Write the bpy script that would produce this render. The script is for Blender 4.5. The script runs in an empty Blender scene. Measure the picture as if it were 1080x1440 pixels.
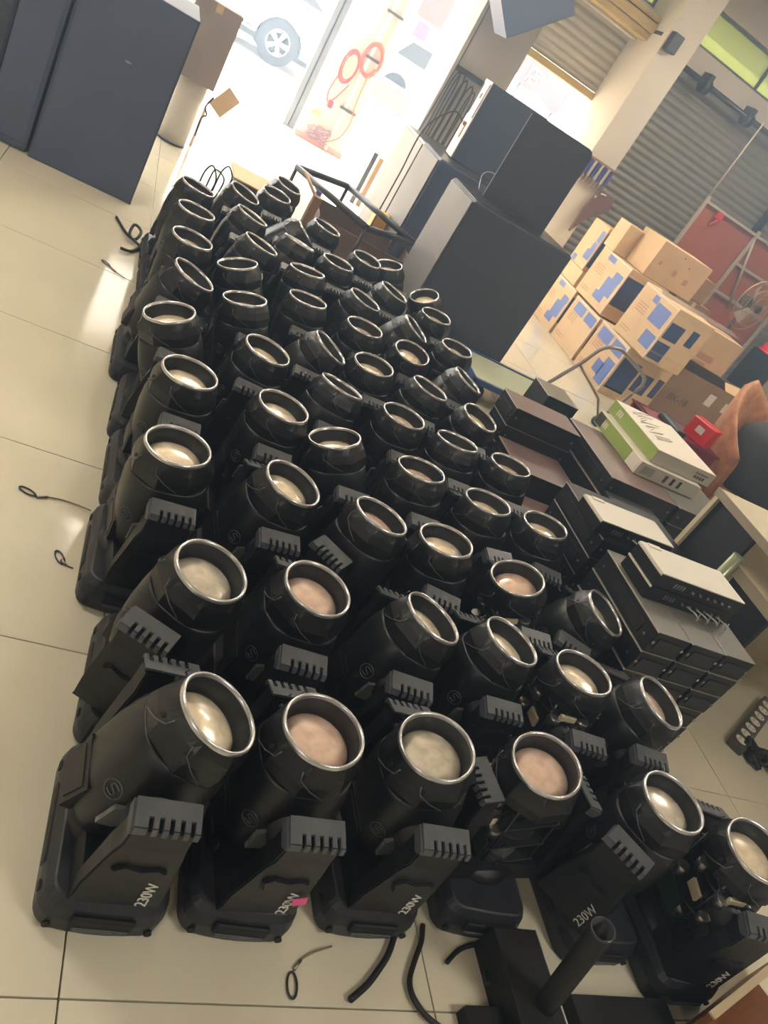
import bpy, bmesh, math, random
from mathutils import Vector, Matrix, Euler
random.seed(7)
S = bpy.context.scene
COL = S.collection
PI = math.pi

# ------------------------------------------------------------------ camera
EYE = Vector((0, 0, 1.55))
def cam_matrix(a, b, c):
    R0 = Matrix(((1, 0, 0), (0, 0, -1), (0, 1, 0)))
    Rz = Matrix(((math.cos(a), math.sin(a), 0), (-math.sin(a), math.cos(a), 0), (0, 0, 1)))
    Rx = Matrix(((1, 0, 0), (0, math.cos(b), -math.sin(b)), (0, math.sin(b), math.cos(b))))
    Rr = Matrix(((math.cos(c), -math.sin(c), 0), (math.sin(c), math.cos(c), 0), (0, 0, 1)))
    R = Rr @ Rx @ R0 @ Rz
    m = Matrix((R[0], -R[1], -R[2])).transposed().to_4x4()
    m.translation = EYE
    return m
cd = bpy.data.cameras.new('camera')
cd.sensor_fit = 'VERTICAL'; cd.sensor_height = 24; cd.sensor_width = 18
cd.lens = 1130 / 1440 * 24
cd.clip_start = 0.02; cd.clip_end = 300
cam = bpy.data.objects.new('camera', cd); COL.objects.link(cam)
cam.matrix_world = cam_matrix(-0.51512233, 0.47503461, 0.59446394)
S.camera = cam

# ------------------------------------------------------------------ world, sun, room fill lights, exposure
W = bpy.data.worlds.new('sky'); S.world = W; W.use_nodes = True
wn = W.node_tree.nodes; wl = W.node_tree.links
bg = wn['Background']
bg.inputs['Color'].default_value = (0.86, 0.93, 1.0, 1)
bg.inputs['Strength'].default_value = 9.0
sd = bpy.data.lights.new('sun', 'SUN'); sd.energy = 30.0; sd.angle = 0.01; sd.color = (1, 0.96, 0.9)
so = bpy.data.objects.new('sun', sd); COL.objects.link(so)
so.rotation_euler = (math.radians(-30), math.radians(-14), 0)
def area(name, loc, sx, sy, power, color, rot=(0, 0, 0)):
    l = bpy.data.lights.new(name, 'AREA'); l.shape = 'RECTANGLE'; l.size = sx; l.size_y = sy
    l.energy = power; l.color = color
    o = bpy.data.objects.new(name, l); COL.objects.link(o); o.location = loc; o.rotation_euler = rot
for i, (x, y) in enumerate(((-1.5, 3.0), (2.5, -1.0), (5.0, 3.7), (-2.5, -2.0), (1.5, 6.5), (5.5, 6.5))):
    area('ceiling_fill_light', (x, y, 3.5), 1.2, 0.5, 48, (1.0, 0.965, 0.90))  # unseen area lights added under the ceiling to fill the room
S.view_settings.view_transform = 'Standard'; S.view_settings.look = 'None'
S.view_settings.gamma = 1; S.view_settings.use_curve_mapping = False
S.view_settings.exposure = 0.68

# ------------------------------------------------------------------ materials
def lin(c):
    return tuple(((x / 255) / 12.92 if x / 255 <= 0.04045 else (((x / 255) + 0.055) / 1.055) ** 2.4) for x in c)
MATS = {}
def mat(name, rgb, rough=0.5, metal=0.0, noise=0.0, nscale=8.0, bump=0.0, bscale=60.0, spec=0.5, coat=0.0, rgb2=None, stretch=None, trans=0.0, emit=None):
    if name in MATS: return MATS[name]
    m = bpy.data.materials.new(name); m.use_nodes = True
    n = m.node_tree.nodes; l = m.node_tree.links
    b = n['Principled BSDF']
    c = lin(rgb)
    b.inputs['Base Color'].default_value = (*c, 1)
    b.inputs['Roughness'].default_value = rough
    b.inputs['Metallic'].default_value = metal
    b.inputs['Specular IOR Level'].default_value = spec
    b.inputs['Coat Weight'].default_value = coat
    b.inputs['Transmission Weight'].default_value = trans
    if emit:
        b.inputs['Emission Color'].default_value = (*c, 1); b.inputs['Emission Strength'].default_value = emit
    tc = n.new('ShaderNodeTexCoord')
    src = tc.outputs['Object']
    if stretch:
        mp = n.new('ShaderNodeMapping'); mp.inputs['Scale'].default_value = stretch
        l.new(src, mp.inputs['Vector']); src = mp.outputs['Vector']
    if noise or rgb2:
        t = n.new('ShaderNodeTexNoise'); t.inputs['Scale'].default_value = nscale; t.inputs['Detail'].default_value = 5
        l.new(src, t.inputs['Vector'])
        r = n.new('ShaderNodeValToRGB')
        c2 = lin(rgb2) if rgb2 else tuple(min(1, x * (1 + noise)) for x in c)
        c1 = c if rgb2 else tuple(x * (1 - noise) for x in c)
        r.color_ramp.elements[0].position = 0.3; r.color_ramp.elements[1].position = 0.7
        r.color_ramp.elements[0].color = (*c1, 1); r.color_ramp.elements[1].color = (*c2, 1)
        l.new(t.outputs['Fac'], r.inputs['Fac']); l.new(r.outputs['Color'], b.inputs['Base Color'])
        mr = n.new('ShaderNodeMapRange'); mr.inputs['To Min'].default_value = rough * 0.85; mr.inputs['To Max'].default_value = min(1, rough * 1.15)
        l.new(t.outputs['Fac'], mr.inputs['Value']); l.new(mr.outputs['Result'], b.inputs['Roughness'])
    if bump:
        t2 = n.new('ShaderNodeTexNoise'); t2.inputs['Scale'].default_value = bscale; t2.inputs['Detail'].default_value = 3
        l.new(tc.outputs['Object'], t2.inputs['Vector'])
        bp = n.new('ShaderNodeBump'); bp.inputs['Strength'].default_value = bump; bp.inputs['Distance'].default_value = 0.002
        l.new(t2.outputs['Fac'], bp.inputs['Height']); l.new(bp.outputs['Normal'], b.inputs['Normal'])
    MATS[name] = m
    return m
def dots_mat(name, c1, c2, scale, rough=0.5):
    m = mat(name, c1, rough)
    n = m.node_tree.nodes; l = m.node_tree.links
    tc = n.new('ShaderNodeTexCoord'); v = n.new('ShaderNodeTexVoronoi'); v.inputs['Scale'].default_value = scale
    v.inputs['Randomness'].default_value = 0.15
    l.new(tc.outputs['Object'], v.inputs['Vector'])
    r = n.new('ShaderNodeValToRGB'); r.color_ramp.elements[0].position = 0.3; r.color_ramp.elements[1].position = 0.42
    r.color_ramp.elements[0].color = (*lin(c1), 1); r.color_ramp.elements[1].color = (*lin(c2), 1)
    l.new(v.outputs['Distance'], r.inputs['Fac']); l.new(r.outputs['Color'], n['Principled BSDF'].inputs['Base Color'])
    return m

M_BLACK = mat('black_plastic', (18, 19, 24), 0.42, noise=0.25, nscale=14, bump=0.25, bscale=900)
M_BLACK2 = mat('black_plastic_worn', (22, 23, 26), 0.36, noise=0.3, nscale=30, bump=0.2, bscale=700)
M_CAP = mat('lit_cap_grey_plastic', (74, 77, 82), 0.4, noise=0.15, nscale=30, bump=0.15, bscale=700)  # lightened to paint in light on up-facing black caps; also grey trims
M_RING = mat('grey_ring', (196, 197, 198), 0.24, metal=0.8, noise=0.1, nscale=40)
M_BARREL = mat('black_barrel', (34, 37, 40), 0.35)
M_DARK = mat('deep_black', (8, 8, 9), 0.6)
M_STEEL = mat('steel', (150, 150, 148), 0.3, metal=0.9)
M_STEELD = mat('dark_steel', (70, 72, 74), 0.35, metal=0.8, noise=0.2, nscale=20)
M_WHITEP = mat('white_print', (205, 205, 200), 0.6)
M_WIRE = mat('black_rubber', (22, 22, 24), 0.5)
M_PCB = mat('circuit_green', (40, 62, 46), 0.4)
M_BEIGEP = mat('cream_plastic', (190, 180, 150), 0.4)

def lens_mat(name, c1, c2):
    m = mat(name, c1, 0.2, metal=0.3, rgb2=c2, nscale=26, coat=1.0)  # cloudy pale tones paint room reflections into the glass
    return m
LENS_M = [lens_mat('lens_cream', (204, 186, 154), (250, 240, 218)), lens_mat('lens_pink', (206, 172, 152), (244, 220, 204)), lens_mat('lens_grey', (182, 174, 154), (236, 228, 210))]

# ------------------------------------------------------------------ mesh helpers
class MB:
    def __init__(s): s.v = []; s.f = []; s.sm = []
    def add(s, vs, fs, smooth=False, M=None):
        k = len(s.v)
        s.v += [tuple(M @ Vector(v)) if M else tuple(v) for v in vs]
        s.f += [tuple(i + k for i in f) for f in fs]
        s.sm += [smooth] * len(fs)
        return s
    def box(s, c, d, bev=0.0, M=None, rz=0.0):
        bm = bmesh.new(); bmesh.ops.create_cube(bm, size=1)
        for v in bm.verts: v.co = Vector((v.co.x * d[0], v.co.y * d[1], v.co.z * d[2]))
        if bev: bmesh.ops.bevel(bm, geom=list(bm.edges), offset=min(bev, min(d) * 0.45), segments=2, affect='EDGES', profile=0.6)
        T = Matrix.Translation(c) @ Matrix.Rotation(rz, 4, 'Z')
        if M: T = M @ T
        bm.verts.index_update()
        s.add([v.co for v in bm.verts], [[v.index for v in f.verts] for f in bm.faces], False, T)
        bm.free(); return s
    def b2(s, x0, x1, y0, y1, z0, z1, bev=0.0): return s.box(((x0 + x1) / 2, (y0 + y1) / 2, (z0 + z1) / 2), (x1 - x0, y1 - y0, z1 - z0), bev)
    def prism(s, poly, a, b, axis='Y', M=None, smooth=False):
        # poly of 2D points, extruded between a and b along axis
        def P(p, t):
            return {'Y': (p[0], t, p[1]), 'Z': (p[0], p[1], t), 'X': (t, p[0], p[1])}[axis]
        n = len(poly)
        vs = [P(p, a) for p in poly] + [P(p, b) for p in poly]
        fs = [tuple(range(n))[::-1], tuple(range(n, 2 * n))] + [(i, (i + 1) % n, n + (i + 1) % n, n + i) for i in range(n)]
        return s.add(vs, fs, smooth, M)
    def loft(s, rings, cap0=True, cap1=True, smooth=True, M=None):
        n = len(rings[0]); vs = [p for r in rings for p in r]; fs = []
        for k in range(len(rings) - 1):
            for i in range(n):
                fs.append((k * n + i, k * n + (i + 1) % n, (k + 1) * n + (i + 1) % n, (k + 1) * n + i))
        s.add(vs, fs, smooth, M)
        if cap0: s.add(rings[0], [tuple(range(n))[::-1]], False, M)
        if cap1: s.add(rings[-1], [tuple(range(n))], False, M)
        return s
    def lathe(s, prof, n=24, M=None, smooth=True, cap0=False, cap1=False):
        rings = [[(r * math.cos(2 * PI * i / n), r * math.sin(2 * PI * i / n), z) for i in range(n)] for r, z in prof]
        return s.loft(rings, cap0, cap1, smooth, M)
    def cyl(s, p, q, r, n=12, r2=None, smooth=True):
        p = Vector(p); q = Vector(q); d = q - p; L = d.length
        Q = d.to_track_quat('Z', 'Y').to_matrix().to_4x4(); Q.translation = p
        return s.lathe([(r, 0), (r2 if r2 else r, L)], n, Q, smooth, True, True)
    def tube(s, pts, r, n=7, closed=False):
        pts = [Vector(p) for p in pts]; rings = []; up = Vector((0, 0, 1)); m = len(pts)
        for i, p in enumerate(pts):
            if closed: t = pts[(i + 1) % m] - pts[i - 1]
            else: t = pts[min(i + 1, m - 1)] - pts[max(i - 1, 0)]
            if t.length < 1e-9: t = Vector((0, 0, 1))
            t.normalize()
            u = up if abs(t.dot(up)) < 0.95 else Vector((1, 0, 0))
            a = t.cross(u).normalized(); b = a.cross(t)
            rings.append([tuple(p + r * (math.cos(2 * PI * k / n) * a + math.sin(2 * PI * k / n) * b)) for k in range(n)])
        if closed: rings.append(rings[0])
        return s.loft(rings, not closed, not closed)
    def mesh(s, name, m):
        me = bpy.data.meshes.new(name); me.from_pydata(s.v, [], s.f); me.update()
        me.polygons.foreach_set('use_smooth', s.sm)
        bm = bmesh.new(); bm.from_mesh(me); bmesh.ops.remove_doubles(bm, verts=bm.verts, dist=1e-6)
        bmesh.ops.recalc_face_normals(bm, faces=bm.faces); bm.to_mesh(me); bm.free()
        me.materials.append(m); return me
    def build(s, name, m, parent=None, loc=(0, 0, 0), rot=(0, 0, 0)):
        return link(name, s.mesh(name, m), parent, loc, rot)
def link(name, me, parent=None, loc=(0, 0, 0), rot=(0, 0, 0)):
    o = bpy.data.objects.new(name, me); COL.objects.link(o); o.location = loc; o.rotation_euler = rot
    if parent: o.parent = parent
    return o
def empty(name, loc=(0, 0, 0), rz=0.0):
    o = bpy.data.objects.new(name, None); COL.objects.link(o); o.location = loc; o.rotation_euler = (0, 0, rz)
    o.empty_display_size = 0.1; return o
def tag(o, label=None, cat=None, group=None, kind=None):
    if label: o['label'] = label
    if cat: o['category'] = cat
    if group: o['group'] = group
    if kind: o['kind'] = kind
    return o
def smooth_pts(pts, k=6):
    P = [Vector(p) for p in pts]; out = []
    for i in range(len(P) - 1):
        a, b, c, d = P[max(i - 1, 0)], P[i], P[i + 1], P[min(i + 2, len(P) - 1)]
        for j in range(k):
            t = j / k
            out.append(0.5 * ((2 * b) + (c - a) * t + (2 * a - 5 * b + 4 * c - d) * t * t + (3 * b - a - 3 * c + d) * t ** 3))
    out.append(P[-1]); return out
def text_mesh(body, size, depth=0.0006):
    cu = bpy.data.curves.new('lettering', 'FONT'); cu.body = body; cu.size = size; cu.extrude = depth; cu.resolution_u = 3
    cu.align_x = 'CENTER'; cu.align_y = 'CENTER'
    o = bpy.data.objects.new('lettering_tmp', cu); COL.objects.link(o)
    bpy.context.view_layer.update()
    me = bpy.data.meshes.new_from_object(o.evaluated_get(bpy.context.evaluated_depsgraph_get()))
    bpy.data.objects.remove(o); return me
def rrect(w, d, r, z, n=5, bulge=0.0):
    pts = []
    for (sx, sy, a0) in ((1, 1, 0), (-1, 1, PI / 2), (-1, -1, PI), (1, -1, 1.5 * PI)):
        for k in range(n + 1):
            a = a0 + PI / 2 * k / n
            x = sx * (w / 2 - r) + r * math.cos(a); y = sy * (d / 2 - r) + r * math.sin(a)
            if bulge: y += math.copysign(bulge * (1 - (2 * x / w) ** 2), y)
            pts.append((x, y, z))
        if bulge and sy * sx > 0:   # extra points along the short edge so that it bows out
            for t in (0.6, 0.2, -0.2, -0.6):
                x = sx * t * (w / 2 - r); y = sy * (d / 2)
                pts.append((x, y + math.copysign(bulge * (1 - (2 * x / w) ** 2), y), z))
    return pts

# ================================================================== THE SETTING
M_TILE = mat('polished_tile', (205, 201, 181), 0.12, noise=0.05, nscale=2.2, spec=0.4)
M_GROUT = mat('grout', (120, 108, 86), 0.9)
M_WALL = mat('white_wall', (206, 201, 190), 0.85, noise=0.05, nscale=3)
M_WALLG = mat('grey_plaster', (150, 146, 140), 0.85, noise=0.12, nscale=2.5, bump=0.2, bscale=20)
M_CEIL = mat('ceiling_white', (222, 219, 210), 0.9)
M_CONC = mat('sunlit_concrete', (205, 198, 186), 0.9, noise=0.08, nscale=1.2)
floor = MB().b2(-4.2, 9.4, -4.3, 9.3, -0.12, -0.012).build('floor', M_GROUT); tag(floor, kind='structure')
tm = MB().box((0, 0, 0), (0.7965, 0.7965, 0.012), 0.0012).mesh('tile', M_TILE)
TX0, TY0, TP = 0.389, 0.676, 0.8
for i in range(-5, 11):
    for j in range(-3, 11):
        x = TX0 + TP * (i + 0.5); y = TY0 + TP * (j + 0.5)
        if -4.1 < x < 9.3 and y < 9.2:
            link('tile', tm, floor, (x, y, -0.006))
ground = MB().b2(-40, 60, 9.3, 70, -0.2, -0.02).build('ground', M_CONC); tag(ground, kind='structure')
ZC = 3.75
o = MB().b2(-4.2, 9.4, -4.3, 9.0, ZC, ZC + 0.15).build('ceiling', M_CEIL); tag(o, kind='structure')
o = MB().b2(-4.35, -4.2, -4.3, 9.3, 0, ZC).build('wall_left', M_WALL); tag(o, kind='structure')
o = MB().b2(9.4, 9.55, -4.3, 9.3, 0, ZC).build('wall_right', M_WALL); tag(o, kind='structure')
o = MB().b2(-4.35, 9.55, -4.45, -4.3, 0, ZC).build('wall_rear', M_WALL); tag(o, kind='structure')
# facade: lintel beam with windows above it
wf = MB()
wf.b2(-4.2, -2.4, 8.7, 8.95, 0, ZC)                 # solid wall at far left
wf.b2(-2.4, 9.4, 8.72, 8.95, 2.72, 2.92)            # beam over the openings
wf.b2(-2.4, 9.4, 8.72, 8.95, 3.28, ZC)              # wall above the windows
wf.b2(3.14, 4.7, 8.72, 8.95, 2.62, 2.72)
wf.b2(8.6, 9.4, 8.7, 8.95, 0, ZC)
wf = wf.build('wall_front', M_WALL); tag(wf, kind='structure')
c2 = MB().b2(2.57, 3.16, 8.2, 8.95, 0, ZC, 0.01).build('wall_pier', M_WALLG); tag(c2, kind='structure')
c3 = MB().b2(4.29, 4.645, 8.2, 8.95, 0, ZC, 0.012).build('wall_column', M_WALL); tag(c3, kind='structure')
# green filmed windows above the beam
gm = bpy.data.materials.new('green_film_glass'); gm.use_nodes = True
n = gm.node_tree.nodes; l = gm.node_tree.links; n.clear()
out = n.new('ShaderNodeOutputMaterial'); tr = n.new('ShaderNodeBsdfTransparent'); tr.inputs['Color'].default_value = (0.15, 0.16, 0.085, 1)
tl = n.new('ShaderNodeBsdfTranslucent'); tl.inputs['Color'].default_value = (0.32, 0.35, 0.19, 1)
gl = n.new('ShaderNodeBsdfGlossy'); gl.inputs['Roughness'].default_value = 0.05
ms = n.new('ShaderNodeMixShader'); ms.inputs[0].default_value = 0.55
ms2 = n.new('ShaderNodeMixShader'); ms2.inputs[0].default_value = 0.06
l.new(tr.outputs[0], ms.inputs[1]); l.new(tl.outputs[0], ms.inputs[2]); l.new(ms.outputs[0], ms2.inputs[1]); l.new(gl.outputs[0], ms2.inputs[2]); l.new(ms2.outputs[0], out.inputs[0])
M_ALU = mat('dark_aluminium', (95, 100, 92), 0.4, metal=0.5)
for k, (x0, x1) in enumerate(((-2.4, 1.0), (1.0, 2.57), (3.16, 4.29), (4.7, 6.6), (6.6, 8.6))):
    wnd = MB()
    wnd.b2(x0, x1, 8.78, 8.84, 2.92, 2.95); wnd.b2(x0, x1, 8.78, 8.84, 3.25, 3.28)
    xs = [x0, x1 - 0.03]
    if k == 3: xs.append(5.84)
    for x in xs: wnd.b2(x, x + 0.03, 8.78, 8.84, 2.92, 3.28)
    wo = wnd.build('window_%d' % (k + 1), M_ALU); tag(wo, kind='structure')
    MB().b2(x0 + 0.03, (5.84 if k == 3 else x1) - (0 if k == 3 else 0.03), 8.805, 8.812, 2.95, 3.25).build('pane', gm, wo)
    if k == 3: MB().b2(5.87, x1 - 0.03, 8.805, 8.812, 2.95, 3.25).build('pane', gm, wo)

# roller shutters
M_SLAT = mat('shutter_steel', (150, 150, 142), 0.45, metal=0.25, noise=0.08, nscale=4)
M_SLATL = mat('shutter_steel_pale', (176, 172, 160), 0.45, metal=0.2, noise=0.06, nscale=4)
M_YEL = mat('ochre_steel', (176, 152, 88), 0.5, noise=0.1, nscale=6)
def slat_mesh(w, m, h=0.078):
    s = MB(); prof = []
    for k in range(9):
        t = k / 8; prof.append((-0.016 * math.sin(PI * t), t * h * 0.86))
    prof += [(-0.003, h * 0.9), (-0.003, h), (0.004, h), (0.004, 0.0)]
    s.prism([(y, z) for y, z in prof], -w / 2, w / 2, 'X')
    return s.mesh('slat', m)
d1 = MB().b2(3.36, 4.40, 8.86, 8.9, 1.96, 1.965).b2(3.30, 3.36, 8.80, 8.92, 0, 2.66).b2(4.385, 4.43, 8.78, 8.92, 0, 2.66).build('door_1', M_SLATL); tag(d1, kind='structure')
sm1 = slat_mesh(1.02, M_SLATL)
for k in range(9): link('slat', sm1, d1, (3.875, 8.87, 2.04 + 0.078 * k))
MB().b2(3.37, 4.385, 8.83, 8.89, 1.965, 2.035, 0.006).build('bottom_bar', M_YEL, d1)
hs = MB().b2(3.2, 4.30, 8.5, 8.72, 2.64, 2.71, 0.01)
hs.b2(3.2, 4.30, 8.46, 8.72, 2.715, 2.80, 0.02); hs.b2(3.2, 4.30, 8.48, 8.72, 2.81, 2.86, 0.015)
hs.build('roll_housing', M_YEL, d1)
MB().b2(4.30, 4.42, 8.1, 8.19, 2.63, 2.80, 0.01).cyl((4.3, 8.3, 2.74), (4.3, 8.6, 2.74), 0.02).build('roll_bracket', M_STEELD, d1)
d2 = MB().b2(4.66, 4.72, 8.7, 8.86, 0, 2.75).b2(8.5, 8.56, 8.7, 8.86, 0, 2.75).build('door_2', M_SLAT); tag(d2, kind='structure')
sm2 = slat_mesh(3.8, M_SLAT)
for k in range(35): link('slat', sm2, d2, (6.6, 8.84, 0.02 + 0.078 * k))
MB().b2(4.66, 8.56, 8.80, 8.87, 2.70, 2.73).build('top_flange', M_SLAT, d2)
ax = MB().cyl((4.7, 8.6, 2.68), (8.5, 8.6, 2.68), 0.028, 12)
ax.build('roll_shaft', M_STEELD, d2)
for x in (5.15, 5.83, 6.6, 7.4):
    MB().cyl((x, 8.6, 2.66), (x + 0.09, 8.6, 2.66), 0.075, 16).b2(x + 0.02, x + 0.07, 8.55, 8.72, 2.66, 2.78).build('spring_drum', M_STEELD, d2)
# third narrow opening frame and shutter lines seen at far right: steel post
MB().b2(7.02, 7.08, 8.72, 8.8, 0, 2.7).build('trim_1', M_STEELD)['kind'] = 'structure'

# ================================================================== MOVING HEAD LIGHTS
def octr(th, k):
    a = (th + PI / 8) % (PI / 4) - PI / 8
    ro = 1 / math.cos(a) * 0.965
    return (1 - k) + k * ro
def ring_oct(z, a, b, k, n=48, dx=0.0):
    return [((a * octr(2 * PI * i / n, k)) * math.cos(2 * PI * i / n) + dx, (b * octr(2 * PI * i / n, k)) * math.sin(2 * PI * i / n), z) for i in range(n)]
def ring_sup(z, a, b, p, n=48, dx=0.0):
    out = []
    for i in range(n):
        t = 2 * PI * i / n; c = math.cos(t); s = math.sin(t)
        r = (abs(c) ** p + abs(s) ** p) ** (-1 / p)
        out.append((a * r * c + dx, b * r * s, z))
    return out
FM = {}
L_HEAD = 0.185; PZ = 0.275
def build_meshes():
    # base
    b = MB()
    b.loft([rrect(0.232, 0.346, 0.03, 0.0, bulge=0.012), rrect(0.243, 0.356, 0.034, 0.012, bulge=0.012), rrect(0.245, 0.358, 0.034, 0.045, bulge=0.012),
            rrect(0.236, 0.348, 0.034, 0.074, bulge=0.010), rrect(0.214, 0.336, 0.03, 0.092, bulge=0.006), rrect(0.206, 0.326, 0.03, 0.094, bulge=0.006)], smooth=False)
    FM['base'] = b.mesh('base', mat('base_plastic', (34, 37, 44), 0.4, noise=0.2, nscale=14, bump=0.25, bscale=900))
    b = MB()
    b.box((0, -0.190, 0.052), (0.118, 0.012, 0.030), 0.006)
    FM['handle_recess'] = b.mesh('handle_recess', M_DARK)
    b = MB().box((0, -0.196, 0.036), (0.104, 0.006, 0.010), 0.003)
    FM['handle_bar'] = b.mesh('handle_bar', M_CAP)
    b = MB()
    for y in (-0.13, 0.13): b.box((-0.1225, y, 0.05), (0.006, 0.02, 0.012), 0.002)
    b.box((-0.1215, 0, 0.046), (0.006, 0.17, 0.026), 0.006)
    FM['side_handle'] = b.mesh('side_handle', M_DARK)
    b = MB()
    for x in (-0.095, 0.095):
        for y in (-1, 1): b.cyl((x, y * 0.182, 0.024), (x, y * 0.188, 0.024), 0.008, 10)
    FM['screw'] = b.mesh('screw_recess', M_DARK)
    # yoke: turntable disc plus cross bar
    b = MB().lathe([(0.0, 0.125), (0.05, 0.125), (0.096, 0.118), (0.104, 0.094), (0.104, 0.088)], 32)
    b.prism([(-0.085, 0.095), (0.085, 0.095), (0.075, 0.142), (-0.075, 0.142)], -0.175, 0.175, 'Y')
    FM['yoke'] = b.mesh('yoke', M_BLACK)
    FM['hub'] = MB().cyl((0, -0.14, PZ), (0, 0.14, PZ), 0.05, 24).mesh('tilt_hub', M_BLACK)
    # arm (outer face towards -Y)
    poly = [(-0.084, 0.095), (0.084, 0.095), (0.082, 0.15), (0.064, 0.27), (0.058, 0.30), (0.055, 0.353), (-0.055, 0.353), (-0.058, 0.30), (-0.066, 0.27), (-0.082, 0.15)]
    inner = [(x * 0.96, z) for x, z in poly]
    b = MB(); n_ = len(poly)
    def yy(z): return -0.176 - 0.012 * max(0, min(1, (z - 0.15) / 0.15))
    vs = [(x, yy(z), z) for x, z in poly] + [(x, -0.138, (z if z < 0.34 else 0.367)) for x, z in inner]
    fs = [tuple(range(n_)), tuple(range(n_, 2 * n_))[::-1]] + [(i, n_ + i, n_ + (i + 1) % n_, (i + 1) % n_) for i in range(n_)]
    b.add(vs, fs)
    b.prism([(-0.04, 0.20), (0.035, 0.20), (0.05, 0.235), (0.03, 0.245), (0.0, 0.236), (-0.03, 0.245), (-0.05, 0.23)], -0.192, -0.18, 'Y')
    bm = bmesh.new(); me = b.mesh('yoke_arm', M_BLACK); bm.from_mesh(me)
    bmesh.ops.bevel(bm, geom=[e for e in bm.edges if e.is_manifold and e.calc_face_angle(0) > 0.4], offset=0.0035, segments=2, affect='EDGES'); bm.to_mesh(me); bm.free()
    FM['arm'] = me
    # vented cap: sloping plate plus comb skirt
    b = MB()
    w = 0.058
    def P(x, t, up):   # t 0 inner .. 1 outer rim
        return (x, -0.142 - 0.048 * t, 0.372 - 0.014 * t + up)
    b.add([P(-w, 0, 0), P(w, 0, 0), P(w, 0.62, 0), P(-w, 0.62, 0), P(-w, 0, .006), P(w, 0, .006), P(w, 0.62, .006), P(-w, 0.62, .006)],
          [(0, 1, 2, 3), (7, 6, 5, 4), (0, 4, 5, 1), (1, 5, 6, 2), (3, 2, 6, 7), (0, 3, 7, 4)])
    # teeth between five slots
    slots = [(-0.030 + 0.0185 * k, 0.0085) for k in range(5)]
    xs = [-w]
    for c, s_ in slots: xs += [c - s_ / 2, c + s_ / 2]
    xs.append(w)
    for k in range(0, len(xs), 2):
        x0, x1 = xs[k], xs[k + 1]
        b.add([P(x0, .62, 0), P(x1, .62, 0), P(x1, 1, 0), P(x0, 1, 0), P(x0, .62, .006), P(x1, .62, .006), P(x1, 1, .006), P(x0, 1, .006)],
              [(0, 1, 2, 3), (7, 6, 5, 4), (0, 4, 5, 1), (1, 5, 6, 2), (3, 2, 6, 7), (0, 3, 7, 4)])
        b.add([(x0, -0.188, 0.359), (x1, -0.188, 0.359), (x1, -0.190, 0.349), (x0, -0.190, 0.349), (x0, -0.193, 0.364), (x1, -0.193, 0.364), (x1, -0.196, 0.349), (x0, -0.196, 0.349)],
              [(0, 1, 2, 3), (7, 6, 5, 4), (0, 4, 5, 1), (1, 5, 6, 2), (3, 2, 6, 7), (0, 3, 7, 4)])
    b.add([(-w, -0.142, 0.372), (-w, -0.190, 0.358), (-w, -0.196, 0.349), (-w, -0.18, 0.335), (-w, -0.142, 0.35),
           (-w - .004, -0.142, 0.372), (-w - .004, -0.190, 0.358), (-w - .004, -0.196, 0.349), (-w - .004, -0.18, 0.335), (-w - .004, -0.142, 0.35)],
          [(0, 1, 2, 3, 4), (9, 8, 7, 6, 5), (0, 5, 6, 1), (1, 6, 7, 2), (2, 7, 8, 3), (3, 8, 9, 4), (4, 9, 5, 0)])
    FM['cap'] = b.mesh('vent_cap', M_CAP)
    # lettering
    me = text_mesh('230W', 0.031, 0.0008)
    T = Matrix.Translation((0.044, -0.1826, 0.148)) @ Matrix.Rotation(math.radians(0), 4, 'X') @ Matrix.Rotation(PI / 2, 4, 'X') @ Matrix.Rotation(PI / 2, 4, 'Z') @ Matrix.Scale(1.0, 4)
    me.transform(T); me.materials.clear(); me.materials.append(M_WHITEP); FM['text'] = me
    # head, local z = beam axis, origin at pivot
    b = MB()
    b.loft([ring_sup(-0.150, 0.050, 0.058, 3.0), ring_sup(-0.146, 0.066, 0.072, 3.2), ring_sup(-0.112, 0.088, 0.086, 4.0), ring_sup(-0.05, 0.103, 0.098, 3.8),
            ring_sup(0.02, 0.108, 0.103, 3.2), ring_sup(0.070, 0.107, 0.103, 2.8), ring_sup(0.098, 0.103, 0.101, 2.5), ring_sup(0.104, 0.101, 0.099, 2.4)], smooth=True)
    FM['head'] = b.mesh('head_shell', M_BLACK2)
    b = MB()
    b.loft([ring_oct(0.100, 0.098, 0.098, 0.4), ring_oct(0.106, 0.104, 0.104, 0.7), ring_oct(0.135, 0.104, 0.104, 1.0), ring_oct(0.160, 0.097, 0.097, 0.8), ring_oct(0.176, 0.090, 0.090, 0.2), ring_oct(0.182, 0.0875, 0.0875, 0.0)], cap0=False, cap1=False, smooth=False)
    FM['hood'] = b.mesh('lens_hood', M_BLACK2)
    b = MB().lathe([(0.0880, 0.176), (0.0885, 0.184), (0.0870, 0.189), (0.0835, 0.190), (0.0805, 0.186), (0.0795, 0.180)], 48)
    FM['ring'] = b.mesh('front_ring', M_RING)
    b = MB().lathe([(0.081, 0.187), (0.0785, 0.176), (0.0770, 0.165), (0.0760, 0.146), (0.0745, 0.140), (0.0705, 0.136)], 48)
    b.lathe([(0.0755, 0.1), (0.0, 0.1)], 24)
    FM['barrel'] = b.mesh('lens_barrel', M_BARREL)
    prof = [(0.0745 * math.cos(t * PI / 2 / 8), 0.137 + 0.022 * math.sin(t * PI / 2 / 8)) for t in range(9)]
    prof[-1] = (0.0005, 0.159)
    for i, lm in enumerate(LENS_M): FM['lens%d' % i] = MB().lathe(prof, 40).mesh('lens', lm)
    # zigzag trim line, on the -Y side and mirrored
    b = MB()
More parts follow.
